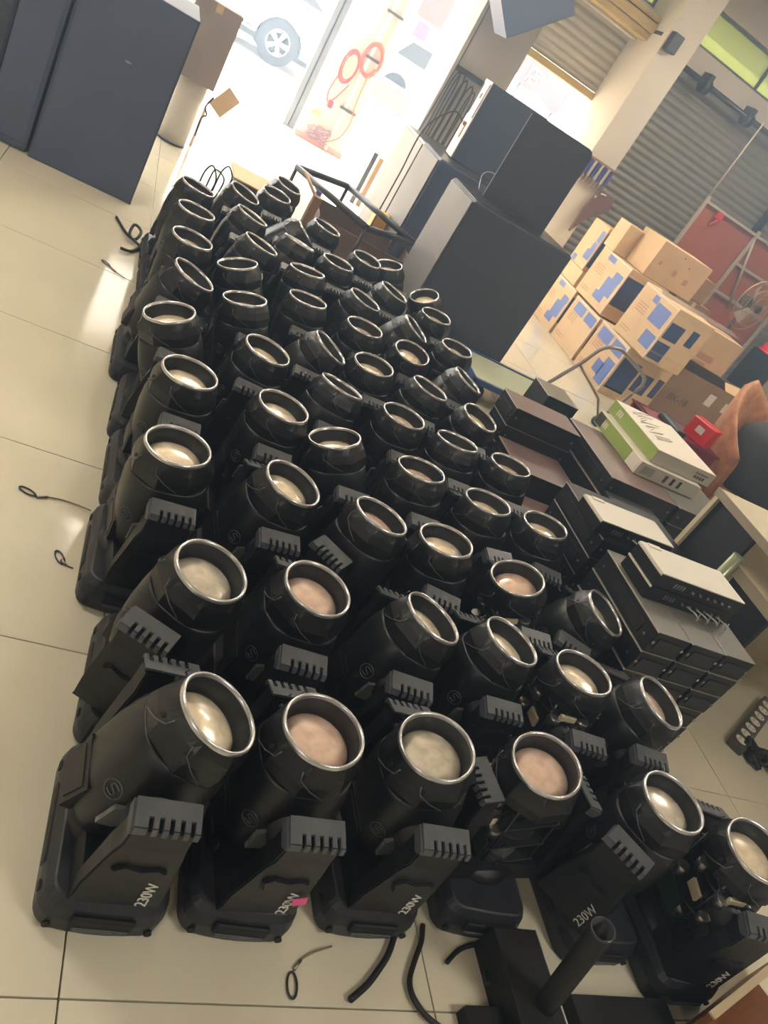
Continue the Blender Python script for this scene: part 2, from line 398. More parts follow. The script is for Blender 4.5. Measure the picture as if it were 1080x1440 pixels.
    for sy in (-1, 1):
        b.tube([(-0.052, sy * 0.0905, 0.170), (-0.050, sy * 0.0975, 0.152), (-0.022, sy * 0.104, 0.130), (0.012, sy * 0.1065, 0.112)], 0.0016, 5)
    b.tube([(-0.0905, -0.052, 0.170), (-0.0975, -0.050, 0.152), (-0.104, -0.022, 0.130), (-0.1065, 0.012, 0.112)], 0.0016, 5)
    FM['trim'] = b.mesh('trim_line', M_CAP)
    b = MB()
    for a in (0.3, 1.2, 2.3, 3.4, 4.2, 5.1):
        c, s_ = math.cos(a), math.sin(a)
        b.cyl((0.088 * c, 0.088 * s_, 0.142), (0.1032 * c, 0.1032 * s_, 0.149), 0.0052, 8)
    FM['holes'] = b.mesh('screw_hole', M_DARK)
    # side mesh vent, rear panel, logo
    M_VENT = dots_mat('perforated_vent', (14, 14, 14), (120, 122, 120), 330)
    b = MB().prism([(-0.068, -0.07), (-0.064, -0.02), (0.035, 0.045), (0.040, 0.030), (-0.035, -0.066)], -0.1055, -0.095, 'Y')
    FM['vent'] = b.mesh('mesh_vent', M_VENT)
    b = MB().prism([(-0.045, -0.135), (0.045, -0.135), (0.062, -0.05), (-0.062, -0.05)], -0.104, -0.08, 'X')
    b.prism([(-0.034, -0.122), (0.034, -0.122), (0.048, -0.064), (-0.048, -0.064)], -0.106, -0.10, 'X')
    FM['rear'] = b.mesh('rear_panel', M_BLACK)
    b = MB()
    cx, cz, r = 0.0, 0.0, 0.019
    b.tube([(cx + r * math.cos(t * PI / 10), -0.1205, cz + r * math.sin(t * PI / 10)) for t in range(20)], 0.0011, 5, True)
    b.tube(smooth_pts([(cx + 0.010, -0.1208, cz + 0.009), (cx - 0.004, -0.1208, cz + 0.011), (cx - 0.007, -0.1208, cz + 0.003), (cx + 0.006, -0.1208, cz - 0.003), (cx + 0.004, -0.1208, cz - 0.011), (cx - 0.010, -0.1208, cz - 0.009)], 4), 0.0012, 5)
    me = b.mesh('logo', M_CAP); me.transform(Matrix.Rotation(-PI / 4, 4, 'Z')); FM['logo'] = me
    # exposed innards of the open heads
    b = MB()
    for y in (-0.078, 0.078): b.box((0, y, -0.02), (0.13, 0.003, 0.24), 0.001)
    for z in (-0.135, -0.06, 0.03, 0.095): b.box((0, 0, z), (0.15, 0.156, 0.004), 0.001)
    for x in (-0.07, 0.07):
        for y in (-0.07, 0.07): b.cyl((x, y, -0.135), (x, y, 0.11), 0.004, 8)
    FM['chassis'] = b.mesh('chassis', M_STEELD)
    b = MB()
    rr = random.Random(3)
    for x, y, z in ((-0.06, -0.085, 0.05), (0.02, -0.09, 0.062), (0.055, -0.085, -0.01), (-0.055, -0.088, -0.035), (-0.088, 0.0, 0.06), (-0.085, 0.03, -0.02)):
        b.cyl((x, y, z), (x * 1.02, y * 1.02, z + 0.03), 0.017, 14)
    FM['motors'] = b.mesh('stepper_motor', M_STEEL)
    b = MB()
    for z, x in ((0.075, -0.02), (0.015, 0.02), (-0.02, -0.03)): b.cyl((x, -0.03, z), (x, -0.03, z + 0.004), 0.072, 24)
    FM['wheels'] = b.mesh('gobo_wheel', M_STEELD)
    b = MB().box((-0.03, -0.092, 0.085), (0.05, 0.012, 0.02), 0.002).box((-0.088, -0.04, 0.02), (0.01, 0.05, 0.03), 0.002).box((0.04, -0.095, 0.03), (0.02, 0.016, 0.024), 0.002)
    for x, z in ((-0.04, 0.0), (0.0, 0.04)): b.cyl((x, -0.08, z), (x, -0.105, z), 0.009, 12)
    FM['connectors'] = b.mesh('connector_block', M_BEIGEP)
    b = MB().box((0.02, -0.086, -0.075), (0.09, 0.003, 0.07)).box((-0.083, 0, -0.08), (0.003, 0.09, 0.07))
    FM['pcb'] = b.mesh('circuit_board', M_PCB)
    b = MB()
    for k in range(14):
        a = rr.uniform(-2.9, -0.6) ; z0 = rr.uniform(-0.12, 0.09); p = []
        for j in range(4):
            p.append(((0.088 + rr.uniform(-.008, .022)) * math.cos(a), (0.09 + rr.uniform(-.008, .022)) * math.sin(a), z0))
            a += rr.uniform(-.45, .45); z0 += rr.uniform(-.05, .05)
        b.tube(smooth_pts(p, 4), 0.0018, 5)
    FM['wires'] = b.mesh('wire_loom', M_WIRE)
    b = MB().lathe([(0.0, -0.165), (0.05, -0.16), (0.062, -0.13), (0.055, -0.10), (0.03, -0.08), (0.0, -0.08)], 20)
    FM['lamp'] = b.mesh('lamp_reflector', M_STEEL)
build_meshes()
L_HEAD = 0.185; PZ = 0.275
def fixture(x, y, nx, ny, label, yaw=0.0, byaw=0.0, opened=False, lens=0, roll=0.0, letters=True):
    t = empty('moving_head_light', (x, y, 0))
    tag(t, label, 'stage light', 'moving head stage lights standing in rows on the floor')
    base = link('base', FM['base'], t, rot=(0, 0, byaw))
    for nm, k in (('handle_recess', 'handle_recess'), ('handle_bar', 'handle_bar'), ('side_handle', 'side_handle'), ('screw_recess', 'screw')):
        link(nm, FM[k], base)
    link('yoke', FM['yoke'], t, rot=(0, 0, yaw)); link('tilt_hub', FM['hub'], t, rot=(0, 0, yaw))
    for s_ in (0, PI):
        arm = link('yoke_arm', FM['arm'], t, rot=(0, 0, yaw + s_))
        link('vent_cap', FM['cap'], arm)
        if s_ == 0 and letters: link('lettering', FM['text'], arm)
    nrm = Vector((nx, ny, 1)).normalized()
    # head frame: z along the beam, y as near as possible to the tilt axis
    ya = Vector((-math.sin(yaw + roll), math.cos(yaw + roll), 0)); ya = (ya - nrm * ya.dot(nrm)).normalized(); xa = ya.cross(nrm)
    R = Matrix((xa, ya, nrm)).transposed().to_euler()
    if opened:
        h = link('chassis', FM['chassis'], t, (0, 0, PZ), R)
        for nm, k in (('stepper_motor', 'motors'), ('gobo_wheel', 'wheels'), ('connector_block', 'connectors'), ('circuit_board', 'pcb'), ('wire_loom', 'wires'), ('lamp_reflector', 'lamp')):
            link(nm, FM[k], h)
    else:
        h = link('head_shell', FM['head'], t, (0, 0, PZ), R)
        for nm, k in (('mesh_vent', 'vent'), ('rear_panel', 'rear'), ('logo', 'logo')): link(nm, FM[k], h)
    hd = link('lens_hood', FM['hood'], t, (0, 0, PZ), R)
    STF = ('stepper_motor', 'gobo_wheel', 'connector_block', 'circuit_board', 'wire_loom', 'screw_hole', 'trim_line', 'screw_recess', 'side_handle')
    for nm, k in (('front_ring', 'ring'), ('lens_barrel', 'barrel'), ('lens', 'lens%d' % lens), ('trim_line', 'trim'), ('screw_hole', 'holes')): link(nm, FM[k], hd)
    for c in t.children_recursive:
        if c.name.split('.')[0] in STF: c['kind'] = 'stuff'
    return t

FIX = [
(0.443,0.974,0.34,0.02,0,0,6,0,False,0), (0.723,0.982,-0.03,-0.02,0,1,6,2,False,1), (1.030,1.008,-0.19,-0.04,0,2,6,0,False,2),
(1.357,1.031,-0.24,-0.07,0,3,6,-84,True,1), (1.720,0.986,-0.06,-0.03,0,4,6,-54,False,2), (1.981,0.897,-0.14,-0.08,0,5,6,-9,True,0),
(0.474,1.376,0.10,-0.09,1,0,6,-29,False,2), (0.762,1.416,0.00,-0.07,1,1,6,-3,False,1), (1.069,1.419,0.21,0.04,1,2,6,-6,False,0),
(1.346,1.419,0.11,0.02,1,3,6,-2,False,0), (1.630,1.371,-0.11,0.04,1,4,6,-5,True,0), (1.880,1.371,0.14,-0.13,1,5,6,-7,False,1),
(0.426,1.819,-0.09,-0.04,2,0,6,3,False,0), (0.722,1.843,0.12,-0.07,2,1,6,4,False,0), (1.019,1.807,0.07,0.07,2,2,6,-48,False,1),
(1.296,1.804,-0.17,0.06,2,3,6,-13,False,0), (1.596,1.756,-0.38,0.01,2,4,6,0,True,1), (1.846,1.756,0.25,-0.19,2,5,6,-30,False,0),
(0.448,2.247,-0.04,-0.04,3,0,6,1,False,0), (0.758,2.266,-0.01,-0.03,3,1,6,-2,False,0), (1.023,2.192,-0.46,0.17,3,2,6,1,False,0),
(1.301,2.188,-0.13,0.09,3,3,6,0,False,1), (1.576,2.141,-0.14,0.09,3,4,6,8,False,0), (1.846,2.141,-0.17,0.05,3,5,6,-10,False,0),
(0.445,2.643,-0.43,-0.01,4,0,6,-7,False,0), (0.722,2.651,0.05,-0.05,4,1,6,-7,False,0), (1.011,2.577,0.11,0.17,4,2,6,-2,False,0),
(1.308,2.573,-0.07,0.00,4,3,6,0,False,0), (1.558,2.526,-0.09,0.14,4,4,6,-2,False,0), (1.825,2.526,-0.12,0.06,4,5,6,-1,False,0),
(0.412,3.056,0.26,-0.01,5,0,6,-1,False,0), (0.723,3.036,-0.31,0.08,5,1,6,1,False,0), (0.973,2.961,0.40,-0.03,5,2,6,-5,False,0),
(1.261,2.960,-0.12,-0.06,5,3,6,1,False,0), (1.511,2.958,0.08,0.03,5,4,6,-5,False,0), (1.761,2.911,0.05,-0.13,5,5,6,-4,False,0),
(0.451,3.440,-0.01,-0.04,6,0,6,-4,False,0), (0.736,3.421,-0.46,0.08,6,1,6,-7,False,0), (1.001,3.346,-0.10,0.05,6,2,6,-5,False,0),
(1.285,3.345,-0.08,-0.03,6,3,6,-2,False,0), (1.540,3.343,-0.10,-0.20,6,4,6,-5,False,0), (1.789,3.296,0.30,-0.02,6,5,6,-5,False,0),
(0.471,3.836,-0.01,-0.01,7,0,6,1,False,0), (0.766,3.806,0.15,0.03,7,1,6,1,False,0), (1.051,3.730,-0.12,0.10,7,2,6,-2,False,0),
(1.327,3.739,0.13,-0.02,7,3,6,1,False,0), (1.586,3.728,0.42,-0.20,7,4,6,3,False,0), (1.910,3.681,-0.09,-0.05,7,5,6,1,False,0),
(0.465,4.221,0.08,0.01,8,0,6,-5,False,0), (0.741,4.191,0.17,0.06,8,1,6,0,False,0), (1.016,4.115,0.10,0.18,8,2,6,-1,False,0),
(1.266,4.132,-0.03,-0.01,8,3,6,1,False,0), (1.578,4.113,0.17,-0.02,8,4,6,-2,False,0), (1.896,4.066,-0.13,-0.07,8,5,6,2,False,0),
(0.720,4.576,0.18,-0.24,9,0,5,-2,False,0), (1.016,4.500,0.74,0.10,9,1,5,-2,False,0), (1.266,4.721,0.08,-0.02,9,2,5,0,False,0),
(1.516,4.497,-0.04,-0.37,9,3,5,-5,False,0), (2.016,4.451,-0.67,-0.42,9,4,5,-1,False,0), (0.969,4.884,0.00,-0.41,10,0,3,0,False,0),
(1.071,5.269,0.10,-0.53,10,1,3,3,False,0), (1.766,4.640,-0.42,-0.01,10,2,3,1,False,0)]
ORD = ['', 'second', 'third', 'fourth', 'fifth', 'sixth', 'seventh']
ROWN = ['front', 'second', 'third', 'fourth', 'fifth', 'sixth', 'seventh', 'eighth', 'ninth', 'tenth', 'eleventh', 'last']
for (x, y, nx, ny, row, colm, ncol, yawd, op, ln) in FIX:
    ny = max(ny, -0.10 if row >= 7 else -0.30)
    where = '%s row from the camera' % ROWN[row] if row else 'nearest row'
    pos = 'leftmost' if colm == 0 else ('rightmost' if colm == ncol - 1 else ORD[colm] + ' from the left')
    if op: look = 'shell-less moving-head light'
    elif nx > 0.22: look = 'right-tipped moving-head light'
    elif nx < -0.3: look = 'left-tipped moving-head light'
    elif yawd < -20: look = 'moving-head light, yoke turned'
    else: look = 'black moving-head light'
    fixture(x, y, nx, ny, '%s, %s in the %s' % (look, pos, where), math.radians(yawd), math.radians(random.uniform(-3, 2)), op, ln)

# ================================================================== BIG CABINETS AND CASES
M_GLAREBLUE = mat('glare_blue_finish', (80, 92, 116), 0.55, noise=0.06, nscale=5, bump=0.3, bscale=300)  # lens glare painted in: black cases given a lighter blue
M_GLAREGREY = mat('glare_grey_finish', (66, 72, 84), 0.6, noise=0.06, nscale=5, bump=0.3, bscale=300)  # same glare lift in the colour, greyer, for dark cabinets
M_GRILLE = dots_mat('grille_mesh', (150, 146, 142), (96, 94, 94), 210, 0.6)
M_BAFFLE = mat('pale_baffle', (206, 196, 186), 0.6, noise=0.05)
M_LIGHTG = mat('light_grey', (176, 176, 172), 0.5)
t = empty('flight_case', (-0.03, 5.3, 0)); tag(t, 'large glare-blued black case with a sharp right corner, standing on the tiles', 'case')
MB().b2(-0.286, 0.287, -0.35, 0.35, 0.0, 1.04, 0.006).build('cabinet', M_GLAREBLUE, t)
MB().b2(-0.285, -0.277, -0.356, -0.349, 0.02, 1.03).b2(0.278, 0.288, -0.353, -0.343, 0, 1.04, .002).build('edge_trim', M_GLAREGREY, t)
MB().b2(-0.16, -0.02, -0.28, -0.08, 1.04, 1.05, 0.004).build('latch_plate', M_WHITEP, t)
MB().box((0.03, -0.352, 0.69), (0.03, 0.003, 0.008), 0.001).build('scuff_badge', M_LIGHTG, t)
t = empty('flight_case', (-0.44, 5.35, 0)); tag(t, 'glare-blued case with a rounded edge, left of the sharp-cornered case', 'case')
MB().box((0, 0, 0.6), (0.225, 0.76, 1.2), 0.03).build('cabinet', M_GLAREBLUE, t)
MB().b2(-0.10, 0.11, -0.382, -0.376, 0.04, 0.05).build('edge_trim', M_GLAREGREY, t)
t = empty('flight_case', (-1.1, 5.6, 0)); tag(t, 'glare-blued dark case at the far left edge, behind the rounded case', 'case')
MB().box((0, 0, 0.65), (1.05, 0.8, 1.3), 0.02).build('cabinet', M_GLAREGREY, t)
MB().b2(-0.5, 0.5, -0.404, -0.398, 0.62, 0.66).build('edge_trim', M_GLAREBLUE, t)

def speaker(name, label, x0, x1, y0, y1, z0, z1, gr=True, m=M_GLAREGREY, rz=0.0, cat='speaker'):
    cx, cy = (x0 + x1) / 2, (y0 + y1) / 2; w, d, h = x1 - x0, y1 - y0, z1 - z0
    t = empty(name, (cx, cy, z0), rz); tag(t, label, cat)
    MB().box((0, 0, h / 2), (w, d, h), 0.012).build('cabinet', m, t)
    if gr: MB().box((-w / 2 - 0.006, 0, h / 2), (0.014, d - 0.03, h - 0.03), 0.005).build('grille', M_GRILLE, t)
    MB().box((0, 0, h + 0.002), (w - 0.02, d - 0.02, 0.004), 0.001).build('top_panel', M_STEELD, t)
    MB().box((w / 2 + 0.001, 0, h * 0.6), (0.006, 0.16, 0.06), 0.002).build('handle', M_DARK, t)
    return t
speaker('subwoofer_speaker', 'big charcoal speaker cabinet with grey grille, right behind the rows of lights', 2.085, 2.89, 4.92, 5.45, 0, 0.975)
speaker('subwoofer_speaker', 'speaker cabinet with grey grille, behind the biggest cabinet', 2.14, 2.9, 6.0, 6.5, 0, 0.975, m=M_GLAREBLUE)
speaker('subwoofer_speaker', 'pale grey speaker cabinet farthest back, beside the pier', 2.16, 2.8, 6.56, 7.2, 0, 0.96, m=M_LIGHTG)
# upper speakers
t = empty('loudspeaker', (2.60, 6.46, 0.985), math.radians(-6)); tag(t, 'upright glare-blued black loudspeaker showing its pale slotted baffle', 'speaker')
MB().box((0, 0, 0.295), (0.5, 0.24, 0.59), 0.008).build('cabinet', M_GLAREBLUE, t)
bf = MB().box((-0.254, 0, 0.295), (0.01, 0.236, 0.588), 0.003).build('baffle', M_BAFFLE, t)
MB().box((-0.261, 0.095, 0.44), (0.006, 0.014, 0.24)).box((-0.261, -0.095, 0.44), (0.006, 0.014, 0.26)).build('port_slot', M_DARK, bf)
MB().cyl((-0.258, 0.0, 0.47), (-0.264, 0.0, 0.47), 0.022, 10).build('socket', M_DARK, bf)
MB().box((-0.262, -0.01, 0.20), (0.008, 0.05, 0.11), 0.003).box((-0.27, -0.01, 0.25), (0.03, 0.04, 0.03), 0.006).build('connector_plate', mat('copper_brown', (150, 104, 88), 0.4), bf)
tag(MB().tube(smooth_pts([(2.325, 6.5, 1.235), (2.22, 6.52, 1.26), (2.08, 6.5, 1.05), (2.03, 6.35, 0.7), (1.98, 6.2, 0.35), (1.96, 6.1, 0.02)], 8), 0.006, 6).build('speaker_cable', M_WIRE), 'black cable curving down from the slotted loudspeaker', 'cable')
t = empty('loudspeaker', (2.545, 5.335, 0.98), math.radians(-25)); tag(t, 'tall charcoal loudspeaker standing turned on the biggest cabinet', 'speaker')
MB().prism([(-0.236, 0), (0.236, 0), (0.236, 0.545), (0.222, 0.575), (0.20, 0.585), (-0.22, 0.585), (-0.236, 0.57)], -0.13, 0.13, 'Y').build('cabinet', M_GLAREGREY, t)
MB().b2(-0.240, -0.2345, -0.134, -0.128, 0.0, 0.57).build('edge_trim', M_WHITEP, t)
MB().box((0, -0.131, 0.29), (0.43, 0.004, 0.53), 0.001).build('grille', M_GLAREGREY, t)
tag(MB().tube(smooth_pts([(2.23, 5.32, 1.0), (2.24, 5.42, 1.08), (2.28, 5.42, 1.12), (2.32, 5.36, 1.125)], 6), 0.0025, 5).build('thin_cable', M_WHITEP), 'thin white cable arching between the stacked loudspeakers', 'cable')
# cabinet hung on its corner from the pier
t = empty('hanging_speaker', (2.69, 7.6, 1.91)); tag(t, 'glare-blued dark speaker hung askew high on the grey pier', 'speaker')
R46 = Matrix.Rotation(math.radians(-45.5), 4, 'Y')
MB().box((0.31, 0.18, 0.32), (0.62, 0.36, 0.64), 0.006, M=R46).build('cabinet', M_GLAREBLUE, t)
MB().box((0.31, -0.002, 0.32), (0.60, 0.006, 0.62), 0.002, M=R46).build('grille', M_GLAREBLUE, t)
MB().box((0.0, 0.47, 0.42), (0.2, 0.28, 0.05), 0.004).build('wall_bracket', M_STEELD, t)

# drum, carton on it, loose flap
M_DRUM = mat('white_enamel', (208, 202, 192), 0.35, noise=0.05, nscale=6)
M_CARD = mat('cardboard', (210, 180, 142), 0.8, noise=0.08, nscale=6, bump=0.15, bscale=120)
M_CARDD = mat('brown_cardboard', (142, 112, 82), 0.8, noise=0.1, nscale=6)  # darker brown than the plain cardboard
M_CARDG = mat('greyish_cardboard', (150, 138, 132), 0.85, noise=0.08, nscale=6)
t = empty('drum', (0.455, 6.86, 0)); tag(t, 'white metal drum between the big glare-blued case and the doorway', 'drum')
MB().lathe([(0, 0), (0.112, 0.0), (0.112, 0.36), (0.117, 0.37), (0.112, 0.38), (0.117, 0.405), (0.112, 0.415), (0.117, 0.44), (0.112, 0.45), (0.118, 0.48), (0.112, 0.49), (0, 0.49)], 32).build('body', M_DRUM, t)
MB().lathe([(0.113, 0.0), (0.116, 0.002), (0.116, 0.014), (0.113, 0.016)], 32).build('bottom_ring', M_STEELD, t)
def carton(label, x0, x1, y0, y1, z0, z1, m=None, rz=0.0, prints=(), group=None, tape=True, open_=False):
    m = m or M_CARD
    cx, cy = (x0 + x1) / 2, (y0 + y1) / 2; w, d, h = x1 - x0, y1 - y0, z1 - z0
    t = empty('carton', (cx, cy, z0), rz); tag(t, label, 'box', group)
    if not open_: MB().box((0, 0, h / 2), (w, d, h), 0.004).build('body', m, t)
    else:
        k = 0.006
        MB().b2(-w/2, w/2, -d/2, -d/2+k, 0, h).b2(-w/2, w/2, d/2-k, d/2, 0, h).b2(-w/2, -w/2+k, -d/2, d/2, 0, h).b2(w/2-k, w/2, -d/2, d/2, 0, h).b2(-w/2, w/2, -d/2, d/2, 0, k).build('body', m, t)
    if tape:
        MB().box((-w / 2 - 0.0006, 0, h - 0.03), (0.001, 0.05, 0.06)).box((0, 0, h + 0.0004), (w, 0.05, 0.001)).box((0, -d / 2 - 0.0006, h - 0.03), (0.05, 0.001, 0.06)).build('packing_tape', M_TAPE, t)
    for face, u0, u1, v0, v1, pm, nm in prints:
        if face == 'L': MB().b2(-w/2 - 0.0016, -w/2 - 0.0002, -d/2 + u0 * d, -d/2 + u1 * d, v0 * h, v1 * h).build(nm, pm, t)
        else: MB().b2(-w/2 + u0 * w, -w/2 + u1 * w, -d/2 - 0.0016, -d/2 - 0.0002, v0 * h, v1 * h).build(nm, pm, t)
    return t
M_TAPE = mat('clear_tape', (206, 182, 148), 0.25)
M_BLUE = mat('printed_blue', (92, 118, 186), 0.6, noise=0.06)
M_BLUED = mat('printed_navy', (44, 66, 112), 0.5, noise=0.08)
M_LABEL = mat('paper_label', (220, 212, 200), 0.7)
M_FAINT = mat('faint_print', (176, 134, 104), 0.8)
carton('grey brown carton balanced on the white drum', 0.27, 0.60, 6.70, 7.02, 0.492, 1.03, M_CARDG)
t = empty('cardboard_scrap', (0.64, 6.98, 0.30)); tag(t, 'torn cardboard piece leaning beside the white drum', 'cardboard')
MB().box((0.02, 0, 0.15), (0.13, 0.012, 0.2), 0.002, M=Matrix.Rotation(0.5, 4, 'Y')).box((-0.02, 0.05, -0.15), (0.02, 0.02, 0.32)).build('sheet', M_CARD, t)
MB().tube(smooth_pts([(0.0, -0.02, 0.12), (-0.03, -0.03, 0.03), (0.0, -0.03, -0.02), (-0.03, -0.03, -0.06), (-0.02, -0.03, -0.2)], 6), 0.008, 6).build('cord', M_WIRE, t)

# ================================================================== CARTON STACK
PB = lambda *r: [(f, a, b, c, d, (M_BLUE if f == 'L' else M_BLUED), 'blue_print') for f, a, b, c, d in r]
FP = [('L', 0.60, 0.88, 0.52 + .05 * k, 0.54 + .05 * k, M_FAINT, 'line_print') for k in range(4)] + [('L', 0.66, 0.92, 0.12 + .05 * k, 0.14 + .05 * k, M_FAINT, 'line_print') for k in range(2)] + [('L', 0.0, 1.0, 0.962, 0.985, M_LABEL, 'tape_strip'), ('L', 0.015, 0.03, 0.0, 0.96, M_LABEL, 'tape_strip'), ('F', 0.0, 1.0, 0.9, 0.93, M_TAPE, 'tape_strip'), ('F', 0.0, 1.0, 0.16, 0.19, M_TAPE, 'tape_strip')]
blue_std = PB(('L', 0.08, 0.42, 0.30, 0.62), ('L', 0.20, 0.50, 0.14, 0.30), ('L', 0.06, 0.30, 0.62, 0.78), ('L', 0.48, 0.72, 0.84, 0.95), ('F', 0.02, 0.6, 0.25, 0.85)) + FP
blue_hi = PB(('L', 0.05, 0.40, 0.72, 0.93), ('L', 0.48, 0.85, 0.72, 0.93), ('F', 0.05, 0.7, 0.3, 0.8)) + FP
G_ = 'blue-printed cartons stacked near the shutter'
carton('blue-printed carton on the floor, nearest corner of the stack', 4.45, 4.93, 5.88, 6.46, 0, 0.475, prints=PB(('L', 0.05, 0.30, 0.10, 0.60), ('L', 0.28, 0.5, 0.2, 0.45), ('L', 0.05, 0.42, 0.70, 0.93), ('L', 0.5, 0.9, 0.70, 0.93), ('F', 0.04, 0.5, 0.15, 0.8), ('F', 0.55, 0.9, 0.3, 0.7)) + FP, group=G_)
carton('blue-printed carton on the floor, middle of the bottom row', 4.44, 4.92, 6.50, 7.06, 0, 0.46, prints=blue_hi, group=G_)
carton('blue-printed carton on the floor, touching the big speaker outline', 4.43, 4.9, 7.10, 7.62, 0, 0.48, prints=blue_std, group=G_)
carton('blue-printed carton, upper layer, nearest corner', 4.47, 4.92, 5.72, 6.28, 0.48, 0.97, rz=math.radians(4), prints=PB(('L', 0.10, 0.48, 0.52, 0.86), ('L', 0.05, 0.35, 0.14, 0.40), ('L', 0.5, 0.64, 0.8, 0.93), ('F', 0.04, 0.42, 0.45, 0.75), ('F', 0.02, 0.38, 0.05, 0.38), ('F', 0.6, 0.8, 0.5, 0.8)) + FP, group=G_)
carton('blue-printed carton, upper layer, second from the near corner', 4.44, 4.92, 6.55, 7.17, 0.48, 0.965, prints=blue_std, group=G_)
carton('plain yellowish carton wedged low behind the speaker outline', 4.43, 4.86, 7.22, 7.66, 0.485, 0.65, group=None)
carton('blue-printed carton, topmost at the back left', 4.42, 4.80, 7.24, 7.58, 0.655, 1.11, prints=PB(('L', 0.06, 0.42, 0.20, 0.42), ('L', 0.06, 0.30, 0.42, 0.60), ('L', 0.05, 0.25, 0.62, 0.88), ('L', 0.7, 0.92, 0.03, 0.16), ('F', 0.04, 0.5, 0.1, 0.9)), group=G_)
carton('carton with navy print on the right side of the stack, upper layer', 4.94, 5.115, 5.98, 6.5, 0.48, 0.955, prints=PB(('F', 0.1, 0.36, 0.42, 0.74), ('F', 0.5, 0.66, 0.5, 0.8), ('F', 0.2, 0.5, 0.05, 0.3)), group=G_)
carton('carton with navy print behind the open box, bottom layer', 4.96, 5.10, 5.98, 6.5, 0, 0.475, prints=PB(('F', 0.1, 0.9, 0.3, 0.7)), group=G_)
carton('carton hidden low behind the open box', 5.32, 6.1, 6.56, 6.9, 0, 0.475, group=None)
carton('small tan carton lying on the blue-printed cartons', 4.40, 4.60, 6.94, 7.16, 0.97, 1.25)
carton('small pale carton behind the small tan one', 4.84, 5.15, 7.16, 7.4, 0.97, 1.29)
carton('low carton supporting the small pale one', 4.93, 5.3, 7.1, 7.6, 0, 0.965)
t = carton('large plain tan carton standing on top of the stack', 4.56, 5.18, 6.56, 6.92, 0.97, 1.31, prints=[('F', 0.12, 0.17, 0.42, 0.52, M_FAINT, 'stamp'), ('F', 0.42, 0.50, 0.34, 0.5, M_FAINT, 'stamp'), ('F', 0.68, 0.76, 0.28, 0.44, M_FAINT, 'stamp'), ('F', 0.45, 0.47, 0.86, 0.9, M_DARK, 'hole'), ('F', 0.62, 0.64, 0.7, 0.74, M_DARK, 'hole')], tape=False)
carton('brown carton half behind the large tan carton', 5.28, 5.66, 6.98, 7.25, 0.97, 1.2, M_CARDD)
carton('supporting carton under the brown one', 5.32, 5.8, 6.95, 7.35, 0, 0.965, M_CARDD)
# stretch film sheet over the stack
M_FILM = mat('stretch_film', (214, 204, 196), 0.2, trans=0.35)
fm = MB()
for k in range(5): fm.b2(4.44 + 0.012 * k, 5.42, 5.96 + 0.03 * k, 5.975 + 0.03 * k, 0.972 + 0.004 * k, 0.976 + 0.004 * k)
tag(fm.build('stretch_film', M_FILM), 'crumpled clear film strips lying along the top of the stack', 'film', kind='stuff')
t = carton('tan carton behind the open box, beside the black bags', 5.32, 6.10, 6.56, 6.90, 0.478, 0.87, M_CARD, prints=[('F', 0.45, 0.72, 0.25, 0.42, M_FAINT, 'stamp'), ('F', 0.45, 0.66, 0.08, 0.2, M_FAINT, 'stamp')])
# BK box
t = carton('large brown open carton with two white labels', 5.12, 6.22, 5.62 + .4, 6.12 + .4, 0, 0.515, M_CARDD, open_=True, tape=False)
for (x, z, w, h) in ((0.02, 0.37, 0.09, 0.12), (0.26, 0.37, 0.10, 0.10), (0.37, 0.36, 0.10, 0.10)):
    MB().b2(x - w/2, x + w/2, -0.2525, -0.2505, z - h/2, z + h/2).build('label', M_LABEL, t)
M_INK = mat('black_ink', (50, 42, 36), 0.7)
me = text_mesh('BK-18', 0.10); me.materials.clear(); me.materials.append(M_INK)
link('lettering', me, t, (-0.30, -0.2512, 0.235), (PI / 2, 0, 0))
ic = MB()
ic.tube([(0.19 + .022 * math.cos(a * PI / 6), -0.2515, 0.115 + .022 * math.sin(a * PI / 6)) for a in range(11)], 0.004, 4)
ic.box((0.29, -0.2515, 0.115), (0.012, 0.002, 0.05)).box((0.29, -0.2515, 0.13), (0.035, 0.002, 0.008))
ic.box((0.39, -0.2515, 0.12), (0.045, 0.002, 0.03)).box((0.47, -0.2515, 0.12), (0.03, 0.002, 0.04))
tag(ic.build('handling_symbols', M_INK, t), kind='stuff')
fl = MB(); fl.box((0, -0.30, 0.545), (0.98, 0.16, 0.006), M=Matrix.Rotation(0.0, 4, 'X'))
MB().add([(-0.55, 0.25, 0.515), (-0.55, -0.25, 0.515), (-0.45, -0.20, 0.62), (-0.45, 0.15, 0.62)], [(0, 1, 2, 3)]).add([(-0.545, 0.25, 0.515), (-0.545, -0.25, 0.515), (-0.445, -0.20, 0.62), (-0.445, 0.15, 0.62)], [(3, 2, 1, 0)]).build('flap', M_CARD, t)
MB().add([(-0.5, 0.24, 0.517), (0.5, 0.24, 0.517), (0.5, 0.02, 0.56), (-0.5, 0.02, 0.58), (-0.5, 0.24, 0.511), (0.5, 0.24, 0.511), (0.5, 0.02, 0.554), (-0.5, 0.02, 0.574)], [(0, 1, 2, 3), (7, 6, 5, 4), (3, 2, 6, 7)]).build('flap', M_CARD, t)
MB().add([(0.1, -0.25, 0.515), (0.55, -0.25, 0.515), (0.60, -0.12, 0.60), (0.12, -0.14, 0.57), (0.1, -0.25, 0.509), (0.55, -0.25, 0.509), (0.60, -0.12, 0.594), (0.12, -0.14, 0.564)], [(0, 1, 2, 3), (7, 6, 5, 4), (3, 2, 6, 7), (1, 2, 6, 5)]).build('flap', M_CARD, t)
tag(MB().box((6.33, 6.3, 0.31), (0.18, 0.16, 0.62), 0.02).build('yellow_bag', mat('yellow_sack', (190, 148, 60), 0.6)), 'yellow sack squeezed beside the tan carton', 'sack')

